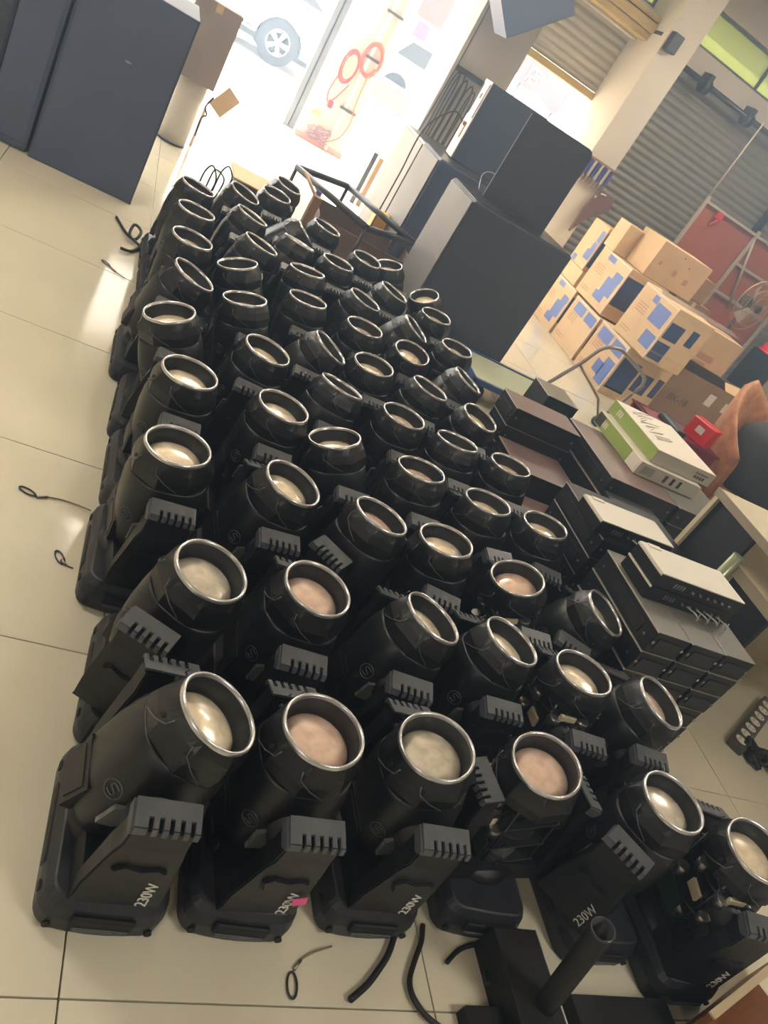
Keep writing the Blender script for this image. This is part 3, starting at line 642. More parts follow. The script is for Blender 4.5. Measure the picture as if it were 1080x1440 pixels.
# red board frame / rack
M_RED = mat('red_board', (160, 84, 58), 0.6, noise=0.08, nscale=3)
M_RACKG = mat('rack_grey', (170, 162, 150), 0.45)
t = empty('display_rack', (6.1, 8.05, 0)); tag(t, 'grey steel rack with red backing boards before the shutter', 'rack')
for x in (-0.41, 0.42, 1.35): MB().box((x, -0.02, 0.92), (0.035, 0.035, 1.84), 0.003).build('post', M_RACKG, t)
MB().cyl((-0.42, -0.02, 1.8), (-0.42, -0.02, 2.66), 0.009, 8).build('rod', M_RACKG, t)
for z in (1.79, 1.45, 1.1, 0.7): MB().box((0.88, -0.02, z), (0.93, 0.02, 0.03)).build('rail', M_RACKG, t)
MB().box((0.0, -0.02, 1.79), (0.85, 0.03, 0.03), 0.003).build('rail', M_RACKG, t)
MB().cyl((0.42, -0.03, 1.75), (0.75, -0.03, 1.0), 0.014, 8).build('brace', M_RACKG, t)
MB().box((0.0, 0.01, 1.05), (0.8, 0.012, 1.46), 0.003).build('red_panel', M_RED, t)
for z in (1.62, 1.27, 0.9, 0.45): MB().box((0.88, 0.02, z), (0.9, 0.012, 0.33), 0.003).build('red_panel', M_RED, t)
tag(MB().box((5.93, 8.0, 1.74), (0.09, 0.03, 0.07), 0.01).cyl((5.93, 7.99, 1.7), (5.88, 7.99, 1.62), 0.012).build('red_clip', mat('bright_red', (200, 40, 48), 0.4)), 'small red plastic clip on top of the red board', 'clip')
# fan
t = empty('floor_fan', (6.22, 7.0, 0)); tag(t, 'wire caged pedestal fan before the red panels', 'fan')
fr = 0.27; fz = 1.22
Mf = Matrix.Translation((0, 0, fz)) @ Matrix.Rotation(math.radians(90), 4, 'X') @ Matrix.Rotation(0.25, 4, 'Y')
M_CAGE = mat('cage_wire', (188, 160, 128), 0.35, metal=0.5)
g = MB()
def fv(r, a, z): return Mf @ Vector((r * math.cos(a), r * math.sin(a), z))
for r, z in ((fr, 0.0), (0.2, 0.06), (0.12, 0.075)): g.tube([fv(r, 2 * PI * k / 36, z) for k in range(36)], 0.003 if r < fr else 0.006, 5, True)
for k in range(60):
    a = 2 * PI * k / 60
    g.tube([fv(0.05, a, 0.08), fv(0.2, a + .1, 0.06), fv(fr, a + .16, 0.0), fv(0.2, a + .1, -0.06), fv(0.06, a, -0.08)], 0.0013, 3)
tag(g.build('wire_cage', M_CAGE, t), kind='stuff')
g = MB()
for k in range(3):
    a = 2 * PI * k / 3
    g.add([fv(0.04, a, -.02), fv(0.21, a - .25, -.03), fv(0.22, a + .35, .02), fv(0.05, a + .9, .02)], [(0, 1, 2, 3)])
    MB().add([fv(0.04, a, -.02), fv(0.21, a - .25, -.03), fv(0.22, a + .35, .02), fv(0.05, a + .9, .02)] + [fv(0.04, a, -.024), fv(0.21, a - .25, -.034), fv(0.22, a + .35, .016), fv(0.05, a + .9, .016)], [(0, 1, 2, 3), (7, 6, 5, 4), (1, 5, 6, 2)]).build('blade', M_RACKG, t)
MB().cyl(fv(0, 0, -0.16), fv(0, 0, -0.03), 0.06, 16).cyl(fv(0, 0, 0.06), fv(0, 0, 0.09), 0.04, 16).build('motor', M_WIRE, t)
MB().cyl((0, 0.08, 0.02), (0, 0.08, fz - 0.02), 0.018, 12).build('pole', M_STEELD, t)
MB().cyl((0, 0.08, 0), (0, 0.08, 0.03), 0.2, 24).build('base', M_WIRE, t)
# black bags / office chair behind the cartons
M_LEATH = mat('black_leather', (26, 28, 34), 0.25, bump=0.4, bscale=90)
def office_chair(x, y, rz, label):
    t = empty('office_chair', (x, y, 0), rz); tag(t, label, 'chair')
    MB().box((0, 0.0, 0.48), (0.5, 0.48, 0.1), 0.04).build('seat', M_LEATH, t)
    b = MB()
    b.loft([rrect(0.44, 0.07, 0.03, 0.55), rrect(0.5, 0.11, 0.04, 0.7), rrect(0.48, 0.1, 0.04, 0.92), rrect(0.36, 0.06, 0.03, 1.02)], M=Matrix.Translation((0, 0.24, 0))).build('backrest', M_LEATH, t)
    for sx in (-1, 1): MB().tube(smooth_pts([(sx * .24, .2, .5), (sx * .29, .12, .7), (sx * .28, -.15, .7), (sx * .24, -.18, .5)], 5), 0.016, 6).build('armrest', M_STEEL, t)
    MB().cyl((0, 0, 0.08), (0, 0, 0.44), 0.03).build('column', M_STEELD, t)
    for k in range(5):
        a = 2 * PI * k / 5
        lg = MB().cyl((0, 0, 0.10), (0.28 * math.cos(a), 0.28 * math.sin(a), 0.06), 0.018).build('leg', M_STEELD, t)
        MB().cyl((0.28 * math.cos(a), 0.28 * math.sin(a) - .012, 0.028), (0.28 * math.cos(a), 0.28 * math.sin(a) + .012, 0.028), 0.028).build('castor', M_WIRE, lg)
    return t
office_chair(6.98, 6.2, 2.6, 'black office chair at the right edge, beside the padded bag')
office_chair(6.15, 7.55, 0.3, 'shiny black office chair below the fan')
t = empty('hard_hat', (6.46, 6.60, 0.945)); tag(t, 'red hard hat resting on the black padded bag', 'helmet')
M_HAT = mat('red_plastic', (205, 28, 40), 0.25)
MB().lathe([(0.115, 0.0), (0.113, 0.05), (0.095, 0.1), (0.06, 0.13), (0.0, 0.14)], 24).build('shell', M_HAT, t)
MB().lathe([(0.112, 0.0), (0.142, -0.006), (0.142, 0.0), (0.112, 0.01)], 24).build('brim', M_HAT, t)
tag(MB().box((6.46, 6.62, 0.47), (0.26, 0.24, 0.94), 0.04).build('black_bag', M_LEATH), 'black padded bag standing under the red hard hat', 'bag')

# blue platform trolley with tubular handle
t = empty('platform_trolley', (3.0, 4.55, 0)); tag(t, 'blue platform trolley beside the big speaker cabinet', 'trolley')
M_TB = mat('blue_steel', (40, 72, 128), 0.35)
MB().b2(-0.58, 0.28, -0.27, -0.24, 0.12, 0.16, 0.006).b2(-0.58, 0.28, 0.24, 0.27, 0.12, 0.16, 0.006).b2(-0.58, -0.55, -0.27, 0.27, 0.12, 0.16, .006).b2(0.25, 0.28, -0.27, 0.27, 0.12, 0.16, .006).build('frame', M_TB, t)
MB().b2(-0.55, 0.25, -0.24, 0.24, 0.135, 0.15).build('deck', mat('pale_green_mat', (176, 186, 160), 0.6), t)
for x in (-0.48, 0.18):
    for y in (-0.2, 0.2): MB().cyl((x, y - .015, 0.055), (x, y + .015, 0.055), 0.055, 18).build('wheel', M_WIRE, t)
t = empty('tube_handle_cart', (3.7, 4.95, 0)); tag(t, 'steel tube handle frame with a blue foot on the floor', 'cart')
M_TUBE = mat('grey_tube', (140, 136, 132), 0.3, metal=0.6)
MB().tube(smooth_pts([(-0.42, 0, 0.03), (-0.23, 0, 0.37), (-0.15, 0, 0.54), (-0.04, 0, 0.595), (0.05, 0, 0.585), (0.29, 0, 0.515), (0.345, 0, 0.46), (0.34, 0, 0.38), (0.22, 0.0, 0.05)], 6), 0.014, 10).build('handle_tube', M_TUBE, t)
MB().cyl((-0.23, 0, 0.37), (0.10, 0, 0.2), 0.010, 8).cyl((0.10, 0, 0.2), (0.22, 0, 0.05), 0.010, 8).build('cross_bar', M_TUBE, t)
MB().box((-0.43, 0, 0.04), (0.08, 0.07, 0.08), 0.02).build('blue_foot', M_TB, t)
MB().cyl((0.22, -.02, 0.04), (0.22, .02, 0.04), 0.04, 18).build('wheel', M_WIRE, t)

# ================================================================== RACK GEAR
M_GEAR = mat('gear_black', (10, 11, 13), 0.5, noise=0.15, nscale=10)
M_GEARTOP = mat('gear_mauve_top', (118, 98, 94), 0.4, noise=0.08, nscale=7, stretch=(2, 12, 2))
M_GEARG = mat('gear_grey_top', (120, 120, 112), 0.32, noise=0.08, nscale=4)
M_SILV = mat('silver_edge', (206, 198, 196), 0.3, metal=0.4)
M_WTOP = mat('white_top', (216, 212, 200), 0.45)
GC = {}
def unit(x0, x1, y0, y1, z0, h, label, top=None, group='black rack units stacked on the floor', face='L', screws=True, edge=True):
    w, d = x1 - x0, y1 - y0
    key = (round(w, 3), round(d, 3), h, top.name if top else '', face, screws, edge)
    if key not in GC:
        g = {}
        g['casing'] = MB().box((0, 0, h / 2 - .001), (w - 0.004, d - 0.004, h - 0.004), 0.003).mesh('casing', M_GEAR)
        if top: g['top_panel'] = MB().box((0, 0, h - 0.002), (w - 0.002, d - 0.002, 0.003), 0.001).mesh('top_panel', top)
        if edge: g['silver_edge'] = MB().box((-w / 2 + .001, 0, h - 0.004), (0.004, d - 0.004, 0.005), 0.001).mesh('silver_edge', M_SILV)
        if screws:
            s = MB()
            for y in (-0.4, 0.4): s.cyl((-w / 2, y * d, h * .45), (-w / 2 - 0.003, y * d, h * .45), 0.005, 8)
            for x in (-0.44, 0.44): s.cyl((x * w, -d / 2, h * .5), (x * w, -d / 2 - 0.003, h * .5), 0.006, 8)
            g['rack_screw'] = s.mesh('rack_screw', M_STEEL)
        s = MB().box((-w / 2 - .0005, 0, h * .45), (0.003, d * .66, h * .5), 0.001).box((0, -d / 2 - .0005, h * .45), (w * .7, 0.003, h * .5), 0.001)
        g['face_plate'] = s.mesh('face_plate', M_WIRE)
        GC[key] = g
    t = empty('rack_unit', ((x0 + x1) / 2, (y0 + y1) / 2, z0)); tag(t, label, 'rack unit', group)
    for k, me in GC[key].items():
        o = link(k, me, t)
        if k in ('rack_screw', 'face_plate'): o['kind'] = 'stuff'
    return t
LV = ['bottom', 'second lowest', 'third lowest', 'fourth', 'fifth', 'sixth', 'seventh']
def stack(x0, x1, y0, y1, n, h, top, where, topm=None, jit=0.006, **k):
    for i in range(n):
        j = random.uniform(-jit, jit); j2 = random.uniform(-jit, jit)
        lv = 'topmost' if i == n - 1 else LV[i] + ' layer'
        unit(x0 + j, x1 + j, y0 + j2, y1 + j2, i * h, h, '%s rack unit, %s of the stack %s' % ('mauve-topped' if topm is M_GEARTOP else 'grey-topped' if topm is M_GEARG else 'black', lv, where), topm, **k)
# mauve topped stacks
stack(2.04, 2.44, 3.09, 3.29, 5, 0.1, 0.5, 'tallest beside the blue trolley', M_GEARTOP)
stack(2.03, 2.40, 2.79, 3.075, 3, 0.115, 0.35, 'below the tallest mauve one', M_GEARTOP)
stack(2.08, 2.43, 2.52, 2.775, 2, 0.122, 0.25, 'nearest the lights among the mauve ones', M_GEARTOP)
stack(2.47, 2.90, 2.76, 3.30, 5, 0.1, 0.5, 'under the green cartons', M_GEARTOP)
stack(2.92, 3.34, 2.76, 3.30, 5, 0.1, 0.5, 'behind the desk corner', M_GEARG)
unit(2.50, 2.72, 3.62, 3.84, 0, 0.46, 'small upright black amplifier with grey top, behind the mauve stack', M_GEARG, group=None)
# black stacks
stack(2.44, 2.755, 2.24, 2.735, 5, 0.088, 0.44, 'in the dark between the desks', M_GEAR, edge=False)
stack(1.99, 2.40, 2.05, 2.42, 6, 0.09, 0.54, 'under the rear white-topped unit', M_GEAR)
for c, (x0, x1) in enumerate(((1.985, 2.135), (2.145, 2.30), (2.31, 2.46))):
    stack(x0, x1, 1.585, 2.0, 6, 0.089, 0.535, ('nearest, left column', 'nearest, middle column', 'nearest, right column')[c], M_GEARG, jit=0.002)
def white_unit(x0, x1, y0, y1, z, n, rz, label):
    cx, cy = (x0 + x1) / 2, (y0 + y1) / 2; w, d = x1 - x0, y1 - y0; h = 0.055
    t = empty('white_topped_unit', (cx, cy, z), rz); tag(t, label, 'rack unit')
    for i in range(n):
        MB().box((0, 0, h * i + h / 2 - .002), (w, d, h - 0.004), 0.002).build('casing', M_GEAR, t)
        MB().box((-w / 2 - .001, 0, h * i + h * .9), (0.005, d, 0.008), .001).build('white_edge', M_WTOP, t)
        s = MB()
        for k in range(4): s.box((-w * .30 + k * .014, -d / 2 - .001, h * i + h * .5), (0.008, 0.003, 0.018))
        for k in range(6): s.cyl((-w * .1 + k * w * .09, -d / 2, h * i + h * .5), (-w * .1 + k * w * .09, -d / 2 - .012, h * i + h * .5), 0.005, 8)
        tag(s.build('socket', M_STEEL, t), kind='stuff')
    MB().box((0, 0, h * n), (w, d, 0.004), 0.001).build('top_panel', M_WTOP, t)
    MB().box((-w / 2 + .06, d / 2 - .012, h * n + .004), (0.06, 0.02, 0.004), 0.001).build('sticker', M_LABEL, t)
    s = MB()
    for k in range(4):
        x = -w * .05 + k * w * .12
        s.tube(smooth_pts([(x, -d / 2 - .01, h * .5), (x + .02, -d / 2 - .05, h * .55), (x + .05, -d / 2 - .04, h * .1), (x + .07, -d / 2 - .02, h * .4)], 5), 0.003, 5)
    tag(s.build('wires', M_LIGHTG, t), kind='stuff')
white_unit(2.0, 2.42, 1.76, 1.93, 0.537, 2, math.radians(1), 'white-topped pair of units with plugs, lying on the nearest columns')
white_unit(1.94, 2.32, 2.08, 2.24, 0.542, 1, math.radians(2), 'white-topped single unit lying on the stack behind the pair')

# green / white cartons
M_GREEN = mat('green_print', (138, 160, 66), 0.5, noise=0.06)
M_BOXW = mat('white_box_board', (222, 216, 202), 0.5, noise=0.03)
M_BOXG = mat('grey_box_side', (168, 166, 158), 0.5)
def green_box(cx, cy, z, rz, label, w=0.43, d=0.48, h=0.074, up=True):
    t = empty('equipment_box', (cx, cy, z), rz); tag(t, label, 'box')
    MB().box((0, 0, h / 2), (w, d, h), 0.002).build('body', M_BOXW, t)
    MB().b2(-w/2 - 0.0015, -w/2 - 0.0003, -d/2 + (0 if up else 0.10), d/2, 0.003, h - 0.003).build('green_side', M_GREEN, t)
    MB().b2(-w/2, w/2, -d/2 - 0.0015, -d/2 - 0.0003, 0.002, h - 0.002).build('grey_side', M_BOXG, t)
    s = MB()
    for k in range(3): s.b2(-w/2 - 0.0025, -w/2 - 0.0015, d * .25 + k * .018, d * .25 + k * .018 + .01, h * .3, h * .75)
    s.build('pale_print', M_BOXW, t)
    if up:
        M_ART = mat('pencil_print', (150, 140, 128), 0.6)
        s = MB(); rr = random.Random(5)
        for k in range(16):
            y = d * (-.2 + .6 * k / 16); s.tube([(-w * .36 + rr.uniform(0, .04), y, h + .0006), (-w * .05 + rr.uniform(-.05, .06), y + .05, h + .0006)], 0.002, 4)
        tag(s.build('line_drawing', M_ART, t), kind='stuff')
        me = text_mesh('Antminer', 0.026); me.materials.clear(); me.materials.append(M_INK)
        link('lettering', me, t, (w * .30, -d / 2 - .0018, h * .66), (PI / 2, 0, 0))
        s = MB()
        for k in range(4): s.box((w * .22 + k * .02, -d / 2 - .0018, h * .34), (0.014, 0.001, 0.016))
        tag(s.build('pictogram', M_INK, t), kind='stuff')
    else:
        MB().b2(-w/2 - 0.0025, -w/2 - 0.0015, -d/2 + .012, -d/2 + .095, h * .12, h * .92).build('paper_label', M_LABEL, t)
        MB().b2(-w/2 - 0.003, -w/2 - 0.0015, d/2 - .075, d/2 - .005, h * .1, h * .9).build('dark_patch', M_INK, t)
        s = MB()
        for k in range(3): s.box((-w * .05 + k * .05, -d / 2 - .0018, h * .5), (0.02, 0.001, 0.04))
        for k in range(5): s.box((-w * .34, -d / 2 - .0018, h * (.25 + .12 * k)), (0.08, 0.001, 0.003))
        tag(s.build('pictogram', M_INK, t), kind='stuff')
    return t
green_box(2.965, 3.21, 0.578, math.radians(2), 'white-topped green carton, upper of the two flat cartons')
green_box(2.90, 3.17, 0.502, math.radians(1), 'green flat carton with a paper label, under the white-topped one', up=False)

# desks
M_DESK = mat('desk_beige', (214, 204, 176), 0.35, noise=0.03, nscale=3)
M_DESKE = mat('desk_edge', (150, 140, 120), 0.5)
t = empty('desk', (3.5, 1.9, 0)); tag(t, 'beige-topped desk with a dark side panel, behind the white-topped units', 'desk')
MB().b2(-0.74, 0.7, -0.02 - .25, 0.62, 0.72, 0.75, 0.002).build('desktop', M_DESK, t)
MB().b2(-0.745, -0.735, -0.27, 0.62, 0.716, 0.752).build('edge_band', M_DESKE, t)
MB().b2(-0.72, -0.70, 0.31, 0.585, 0.0, 0.72).build('side_panel', M_GEAR, t)
MB().b2(-0.74, 0.7, 0.585, 0.61, 0.0, 0.72).build('back_panel', M_DESK, t)
t = empty('side_table', (3.2, 1.8, 0)); tag(t, 'low beige table with a round corner post, at the right edge', 'table')
MB().b2(-0.45, 0.4, -0.1, 0.38, 0.56, 0.60, 0.002).build('tabletop', M_DESK, t)
MB().b2(-0.455, -0.447, -0.1, 0.38, 0.556, 0.602).build('edge_band', M_DESKE, t)
MB().b2(-0.44, -0.42, 0.08, 0.34, 0.0, 0.56).build('side_panel', M_GEAR, t)
MB().cyl((-0.47, 0.37, 0.0), (-0.47, 0.37, 0.635), 0.026, 18).build('corner_post', mat('pale_green_metal', (150, 158, 134), 0.3, metal=0.4), t)
for x in (0.36,): MB().cyl((x, -0.06, 0), (x, -0.06, 0.56), 0.02).build('leg', M_STEELD, t)

# maroon crate, red box, open printed sheet, leather chair
t = empty('maroon_crate', (3.40, 3.66, 0)); tag(t, 'maroon plastic crate behind the green cartons', 'crate')
M_MAR = mat('maroon_plastic', (120, 30, 48), 0.35)
b = MB()
b.b2(-.25, .25, -.16, -.14, 0, .6).b2(-.25, .25, .14, .16, 0, .6).b2(-.25, -.23, -.14, .14, 0, .6).b2(.23, .25, -.14, .14, 0, .6).b2(-.25, .25, -.14, .14, 0.57, .59)
b.build('body', M_MAR, t)
MB().b2(-.26, .26, -.17, .17, .59, .6).build('rim', M_MAR, t)
t = empty('red_packet', (3.54, 3.62, 0.602), 0.5); tag(t, 'small bright red packet with white print on the maroon crate', 'box')
MB().box((0, 0, 0.06), (0.12, 0.16, 0.12), 0.004).build('body', M_HAT, t)
MB().box((-0.061, 0.0, 0.07), (0.002, 0.05, 0.04)).build('white_print', M_WHITEP, t)
tag(MB().box((3.32, 3.62, 0.618), (0.07, 0.22, 0.035), 0.008).build('grey_remote', M_STEELD), 'dark grey bar lying on the maroon crate rim', 'bar')
t = empty('leather_armchair', (4.16, 3.62, 0), math.radians(-20)); tag(t, 'worn tan leather armchair with a dark cloth inside, at the right edge', 'chair')
M_TAN = mat('worn_tan_leather', (196, 136, 92), 0.6, noise=0.25, nscale=14, bump=0.6, bscale=60, rgb2=(146, 92, 60))
g = MB(); rings = []
for k in range(13):
    a = PI * 0.50 + PI * 0.72 * k / 12
    zt = 1.02 - 0.36 * (abs(k - 4) / 8) ** 1.3
    c, s_ = math.cos(a), math.sin(a)
    ring = []
    for r, z in ((0.40, 0.25), (0.42, zt * .7), (0.44, zt - .03), (0.425, zt), (0.40, zt - 0.01), (0.37, zt - .06), (0.34, zt * .65), (0.32, 0.30)):
        ring.append((r * c, r * s_, z))
    rings.append(ring)
g.loft(rings).build('backrest', M_TAN, t)
MB().box((0.02, 0, 0.36), (0.62, 0.62, 0.18), 0.05).build('seat', M_TAN, t)
b = MB().lathe([(0.0, 0.45), (0.29, 0.46), (0.30, 0.6), (0.28, 0.78), (0.2, 0.86), (0.1, 0.84), (0.0, 0.86)], 20)
b.build('dark_cloth', mat('dark_cloth', (52, 58, 60), 0.9, bump=0.8, bscale=30), t)
for a in (0.8, 2.4, 3.9, 5.5): MB().cyl((0.27 * math.cos(a), 0.27 * math.sin(a), 0.27), (0.3 * math.cos(a), 0.3 * math.sin(a), 0), 0.02).build('leg', M_CARDD, t)
tag(MB().box((4.02, 2.72, 0.66), (0.5, 0.3, 0.01), 0.002).build('magazine', M_BOXW), 'white printed sheet below the tan armchair', 'paper')
tag(MB().b2(3.75, 4.3, 2.55, 2.9, 0, 0.655, 0.01).build('low_cabinet', M_MAR), 'maroon low cabinet under the white printed sheet', 'cabinet')

# ================================================================== FLOOR CLUTTER IN FRONT
def cable(pts, r, label, m=M_WIRE, cat='cable', name='power_cable', n=8):
    return tag(MB().tube(smooth_pts(pts, 8), r, n).build(name, m), label, cat)
cable([(1.12, 0.84, .012), (1.09, 0.79, .012), (1.06, 0.757, .012), (1.02, 0.72, .012), (0.972, 0.688, .012)], 0.0075, 'short black cable end on the tiles, leftmost of the cables')
cable([(1.20, 0.86, .012), (1.185, 0.82, .012), (1.155, 0.775, .012), (1.13, 0.73, .012), (1.135, 0.69, .012), (1.17, 0.65, .012), (1.25, 0.61, .012)], 0.0065, 'long black cable curving along the tiles towards the stand')
cable([(1.245, 0.777, .012), (1.285, 0.805, .012), (1.33, 0.82, .014), (1.38, 0.822, .016), (1.41, 0.81, .03), (1.43, 0.79, .05)], 0.006, 'black cable arching to a blue plug')
cable([(1.375, 0.815, .02), (1.365, 0.785, .02), (1.34, 0.75, .025), (1.32, 0.72, .045)], 0.0055, 'short black cable dropping onto the stand leg')
t = empty('blue_plug', (1.425, 0.785, 0.02)); tag(t, 'small blue connector beside the black stand', 'plug')
MB().cyl((0, 0, 0), (0.03, -0.012, 0.03), 0.013, 12).build('body', mat('plug_blue', (44, 60, 120), 0.4), t)
MB().cyl((0.03, -0.012, 0.03), (0.04, -0.016, 0.04), 0.009, 10).build('tip', M_STEEL, t)
M_ROPE = mat('steel_rope', (120, 108, 88), 0.4, metal=0.5)
def safety(pts, loopc, ang, label):
    t = empty('safety_cable', (0, 0, 0)); tag(t, label, 'safety cable')
    MB().tube(smooth_pts(pts, 6), 0.0022, 6).build('rope', M_ROPE, t)
    c, s_ = math.cos(ang), math.sin(ang); L = []
    for k in range(20):
        a = 2 * PI * k / 20; u, v = 0.026 * math.cos(a), 0.011 * math.sin(a)
        L.append((loopc[0] + u * c - v * s_, loopc[1] + u * s_ + v * c, 0.004))
    MB().tube(L, 0.0026, 6, True).build('carabiner', M_STEELD, t)
    MB().cyl((pts[0][0], pts[0][1], .004), (pts[1][0], pts[1][1], .004), 0.004, 8).build('ferrule', M_STEEL, t)
safety([(0.155, 2.03, .004), (0.185, 2.045, .004), (0.22, 2.052, .004), (0.26, 2.05, .005), (0.31, 2.035, .01)], (0.128, 2.045), -0.4, 'steel safety cable with carabiner left of the lights, third row')
safety([(0.852, 0.745, .004), (0.87, 0.765, .004), (0.90, 0.78, .01), (0.94, 0.79, .02)], (0.845, 0.715), 1.5, 'steel safety cable with carabiner in front of the nearest row')
safety([(0.22, 3.93, .004), (0.25, 3.90, .004), (0.30, 3.86, .006)], (0.2, 3.95), 2.4, 'small steel safety cable left of the lights, far rows')
safety([(0.255, 1.79, .004), (0.27, 1.775, .004), (0.29, 1.77, .004)], (0.25, 1.80), 2.0, 'tiny bright ring on the tiles left of the lights')
cable([(0.20, 4.62, .01), (0.26, 4.45, .012), (0.31, 4.38, .02), (0.33, 4.45, .05), (0.29, 4.48, .06), (0.28, 4.38, .03), (0.34, 4.34, .012), (0.30, 4.22, .012), (0.25, 4.2, .012)], 0.008, 'knotted black cable on the floor left of the far rows')
for k, dx in enumerate((0, 0.05, 0.1)):
    cable([(0.52 + dx, 4.62 + .08 * k, .33), (0.53 + dx, 4.66 + .08 * k, .44), (0.56 + dx, 4.67 + .08 * k, .48 - .03 * (k == 1)), (0.60 + dx, 4.66 + .08 * k, .42), (0.59 + dx, 4.64 + .08 * k, .33), (0.55 + dx, 4.6 + .08 * k, .2), (0.54 + dx, 4.6 + .08 * k, .01)], 0.0045,
          'black cable loop poking up behind the far rows, %s' % ('leftmost', 'middle', 'rightmost')[k])
# power strip
t = empty('power_strip', (3.26, 1.90, 0), math.atan2(0.30, 0.44)); tag(t, 'dark power strip with round white sockets on the tiles', 'power strip')
MB().b2(-0.30, 0.35, -0.036, 0.036, 0, 0.042, 0.008).build('body', mat('strip_grey', (74, 68, 64), 0.4), t)
for k in range(7):
    so_ = MB().cyl((-0.255 + k * .085, 0.004, 0.042), (-0.255 + k * .085, 0.004, 0.046), 0.026, 24).build('socket', mat('socket_white', (228, 226, 214), 0.4), t)
    MB().box((-0.265 + k * .085, 0.012, .0465), (.006, .006, .001)).box((-0.243 + k * .085, 0.012, .0465), (.006, .006, .001)).box((-0.255 + k * .085, -0.01, .0465), (.006, .006, .001)).build('pin_hole', M_DARK, so_)
g = MB(); rr = random.Random(9)
for k in range(9):
    g.tube(smooth_pts([(3.12 + rr.uniform(-.07, .16), 1.68 + rr.uniform(-.04, .1), .012 + rr.uniform(0, .04)) for _ in range(4)], 4), rr.uniform(.006, .016), 6)
tag(g.build('tangled_cable', M_WIRE), 'dark tangle of cable and tape on the tiles beside the power strip', 'cable', kind='stuff')
cable([(3.55, 2.1, .015), (3.62, 2.02, .02), (3.6, 1.9, .015), (3.7, 1.8, .015)], 0.016, 'thick dark cord above the power strip')
# stand base with socket tube
M_STAND = mat('matt_black_steel', (6, 6, 7), 0.6)
t = empty('stand_base', (1.46, 0.69, 0)); tag(t, 'black steel stand base with an open socket tube, lying in front', 'stand')
g = MB(); g.lathe([(0.026, 0.0), (0.026, 0.40), (0.0235, 0.402), (0.0235, 0.05), (0, .05)], 28, M=Matrix.Translation((-0.01, -0.03, 0.03)) @ Matrix.Rotation(math.radians(-17), 4, 'Y'))
g.build('socket_tube', M_STAND, t)
MB().lathe([(0.0265, 0.396), (0.0275, 0.40), (0.0255, 0.404), (0.0235, 0.402)], 28, M=Matrix.Translation((-0.01, -0.03, 0.03)) @ Matrix.Rotation(math.radians(-17), 4, 'Y')).build('tube_rim', M_STEELD, t)
MB().box((-0.05, 0.02, 0.045), (0.13, 0.24, 0.09), 0.004).build('box_beam', M_STAND, t)
MB().box((-0.115, -0.08, 0.02), (0.20, 0.13, 0.04), 0.003).build('foot_plate', M_STAND, t)
fp = MB().box((0.24, -0.06, 0.04), (0.32, 0.13, 0.06), 0.002).build('foot_plate', M_STAND, t)
MB().cyl((0.22, -0.08, 0.069), (0.22, -0.08, 0.073), 0.006, 12).build('bolt', M_WHITEP, fp)
MB().b2(0.014, 0.018, -0.10, 0.14, 0.088, 0.092).build('edge_line', M_LIGHTG, t)
# wooden tray lower right
M_WOOD = mat('orange_wood', (128, 74, 34), 0.5, noise=0.2, nscale=6, stretch=(1, 8, 1), rgb2=(96, 56, 26))
t = empty('wooden_tray', (2.14, 0.57, 0), math.atan2(0.14, 0.37)); tag(t, 'orange brown wooden box with a pale rim, lower right corner', 'box')
MB().b2(-0.28, 0.28, 0.13, 0.145, 0, 0.2).b2(-0.28, 0.28, -0.05, -0.035, 0, 0.1).b2(-0.28, 0.28, -0.05, 0.14, 0.0, 0.012).build('board', M_WOOD, t)
MB().b2(-0.28, 0.28, 0.128, 0.147, 0.2, 0.206).build('rim', mat('pale_edge', (176, 160, 130), 0.6), t)
g = MB()
for k in range(7):
    p = (1.95 + rr.uniform(-.02, .22), 0.37 + rr.uniform(-.04, .06), .05)
    g.lathe([(0, .06), (.04, .05), (.07, .01), (.05, -.03), (0, -.03)], 9, M=Matrix.Translation(p) @ Matrix.Rotation(rr.uniform(-1, 1), 4, 'X'))
tag(g.build('crumpled_rag', mat('grey_rag', (84, 80, 68), 0.95, noise=0.3, nscale=20)), 'grey crumpled rag in the lower right corner', 'cloth', kind='stuff')
# pink tag on the second light of the nearest row
tag(MB().prism([(0, 0), (0.028, 0.012), (0.034, -0.010), (0.010, -0.022)], -0.001, 0.001, 'Y').build('pink_sticker', mat('pink_paper', (226, 90, 150), 0.6), None, (0.768, 0.793, 0.178)), 'pink paper sticker on the yoke of the second nearest light', 'sticker')

# ================================================================== FAR END OF THE ROWS
t = carton('open brown carton behind the far rows of lights', 1.46, 2.22, 5.55, 6.1, 0, 0.30, mat('dusky_cardboard', (112, 92, 84), 0.8), open_=True, tape=False, rz=math.radians(-6))
MB().add([(0.38, -0.27, 0.30), (0.38, 0.10, 0.30), (0.42, -0.2, 0.18), (0.382, -0.27, 0.298), (0.384, 0.10, 0.298), (0.424, -0.2, 0.178)], [(0, 1, 2), (5, 4, 3)]).build('flap', M_CARD, t)
t = empty('steel_frame', (1.72, 5.9, 0.0), math.radians(32)); tag(t, 'grey rectangular steel frame raised over the open brown carton', 'frame')
for a, b in (((-0.28, -0.42, .42), (0.28, -0.42, .42)), ((-0.28, 0.42, .42), (0.28, 0.42, .42)), ((-0.28, -0.42, .42), (-0.28, 0.42, .42)), ((0.28, -0.42, .42), (0.28, 0.42, .42))):
    MB().cyl(a, b, 0.024, 8).build('frame_bar', M_STEELD, t)
for a in ((-.28, -.42), (.28, .42), (-0.28, 0.42)): MB().cyl((a[0], a[1], 0), (a[0], a[1], .42), 0.014, 8).build('leg', M_STEELD, t)
tag(MB().box((2.06, 6.34, 0.20), (0.12, 0.1, 0.38), 0.01).build('yellow_can', mat('yellow_paint', (224, 170, 40), 0.5)), 'bright yellow can seen through the steel frame', 'can')
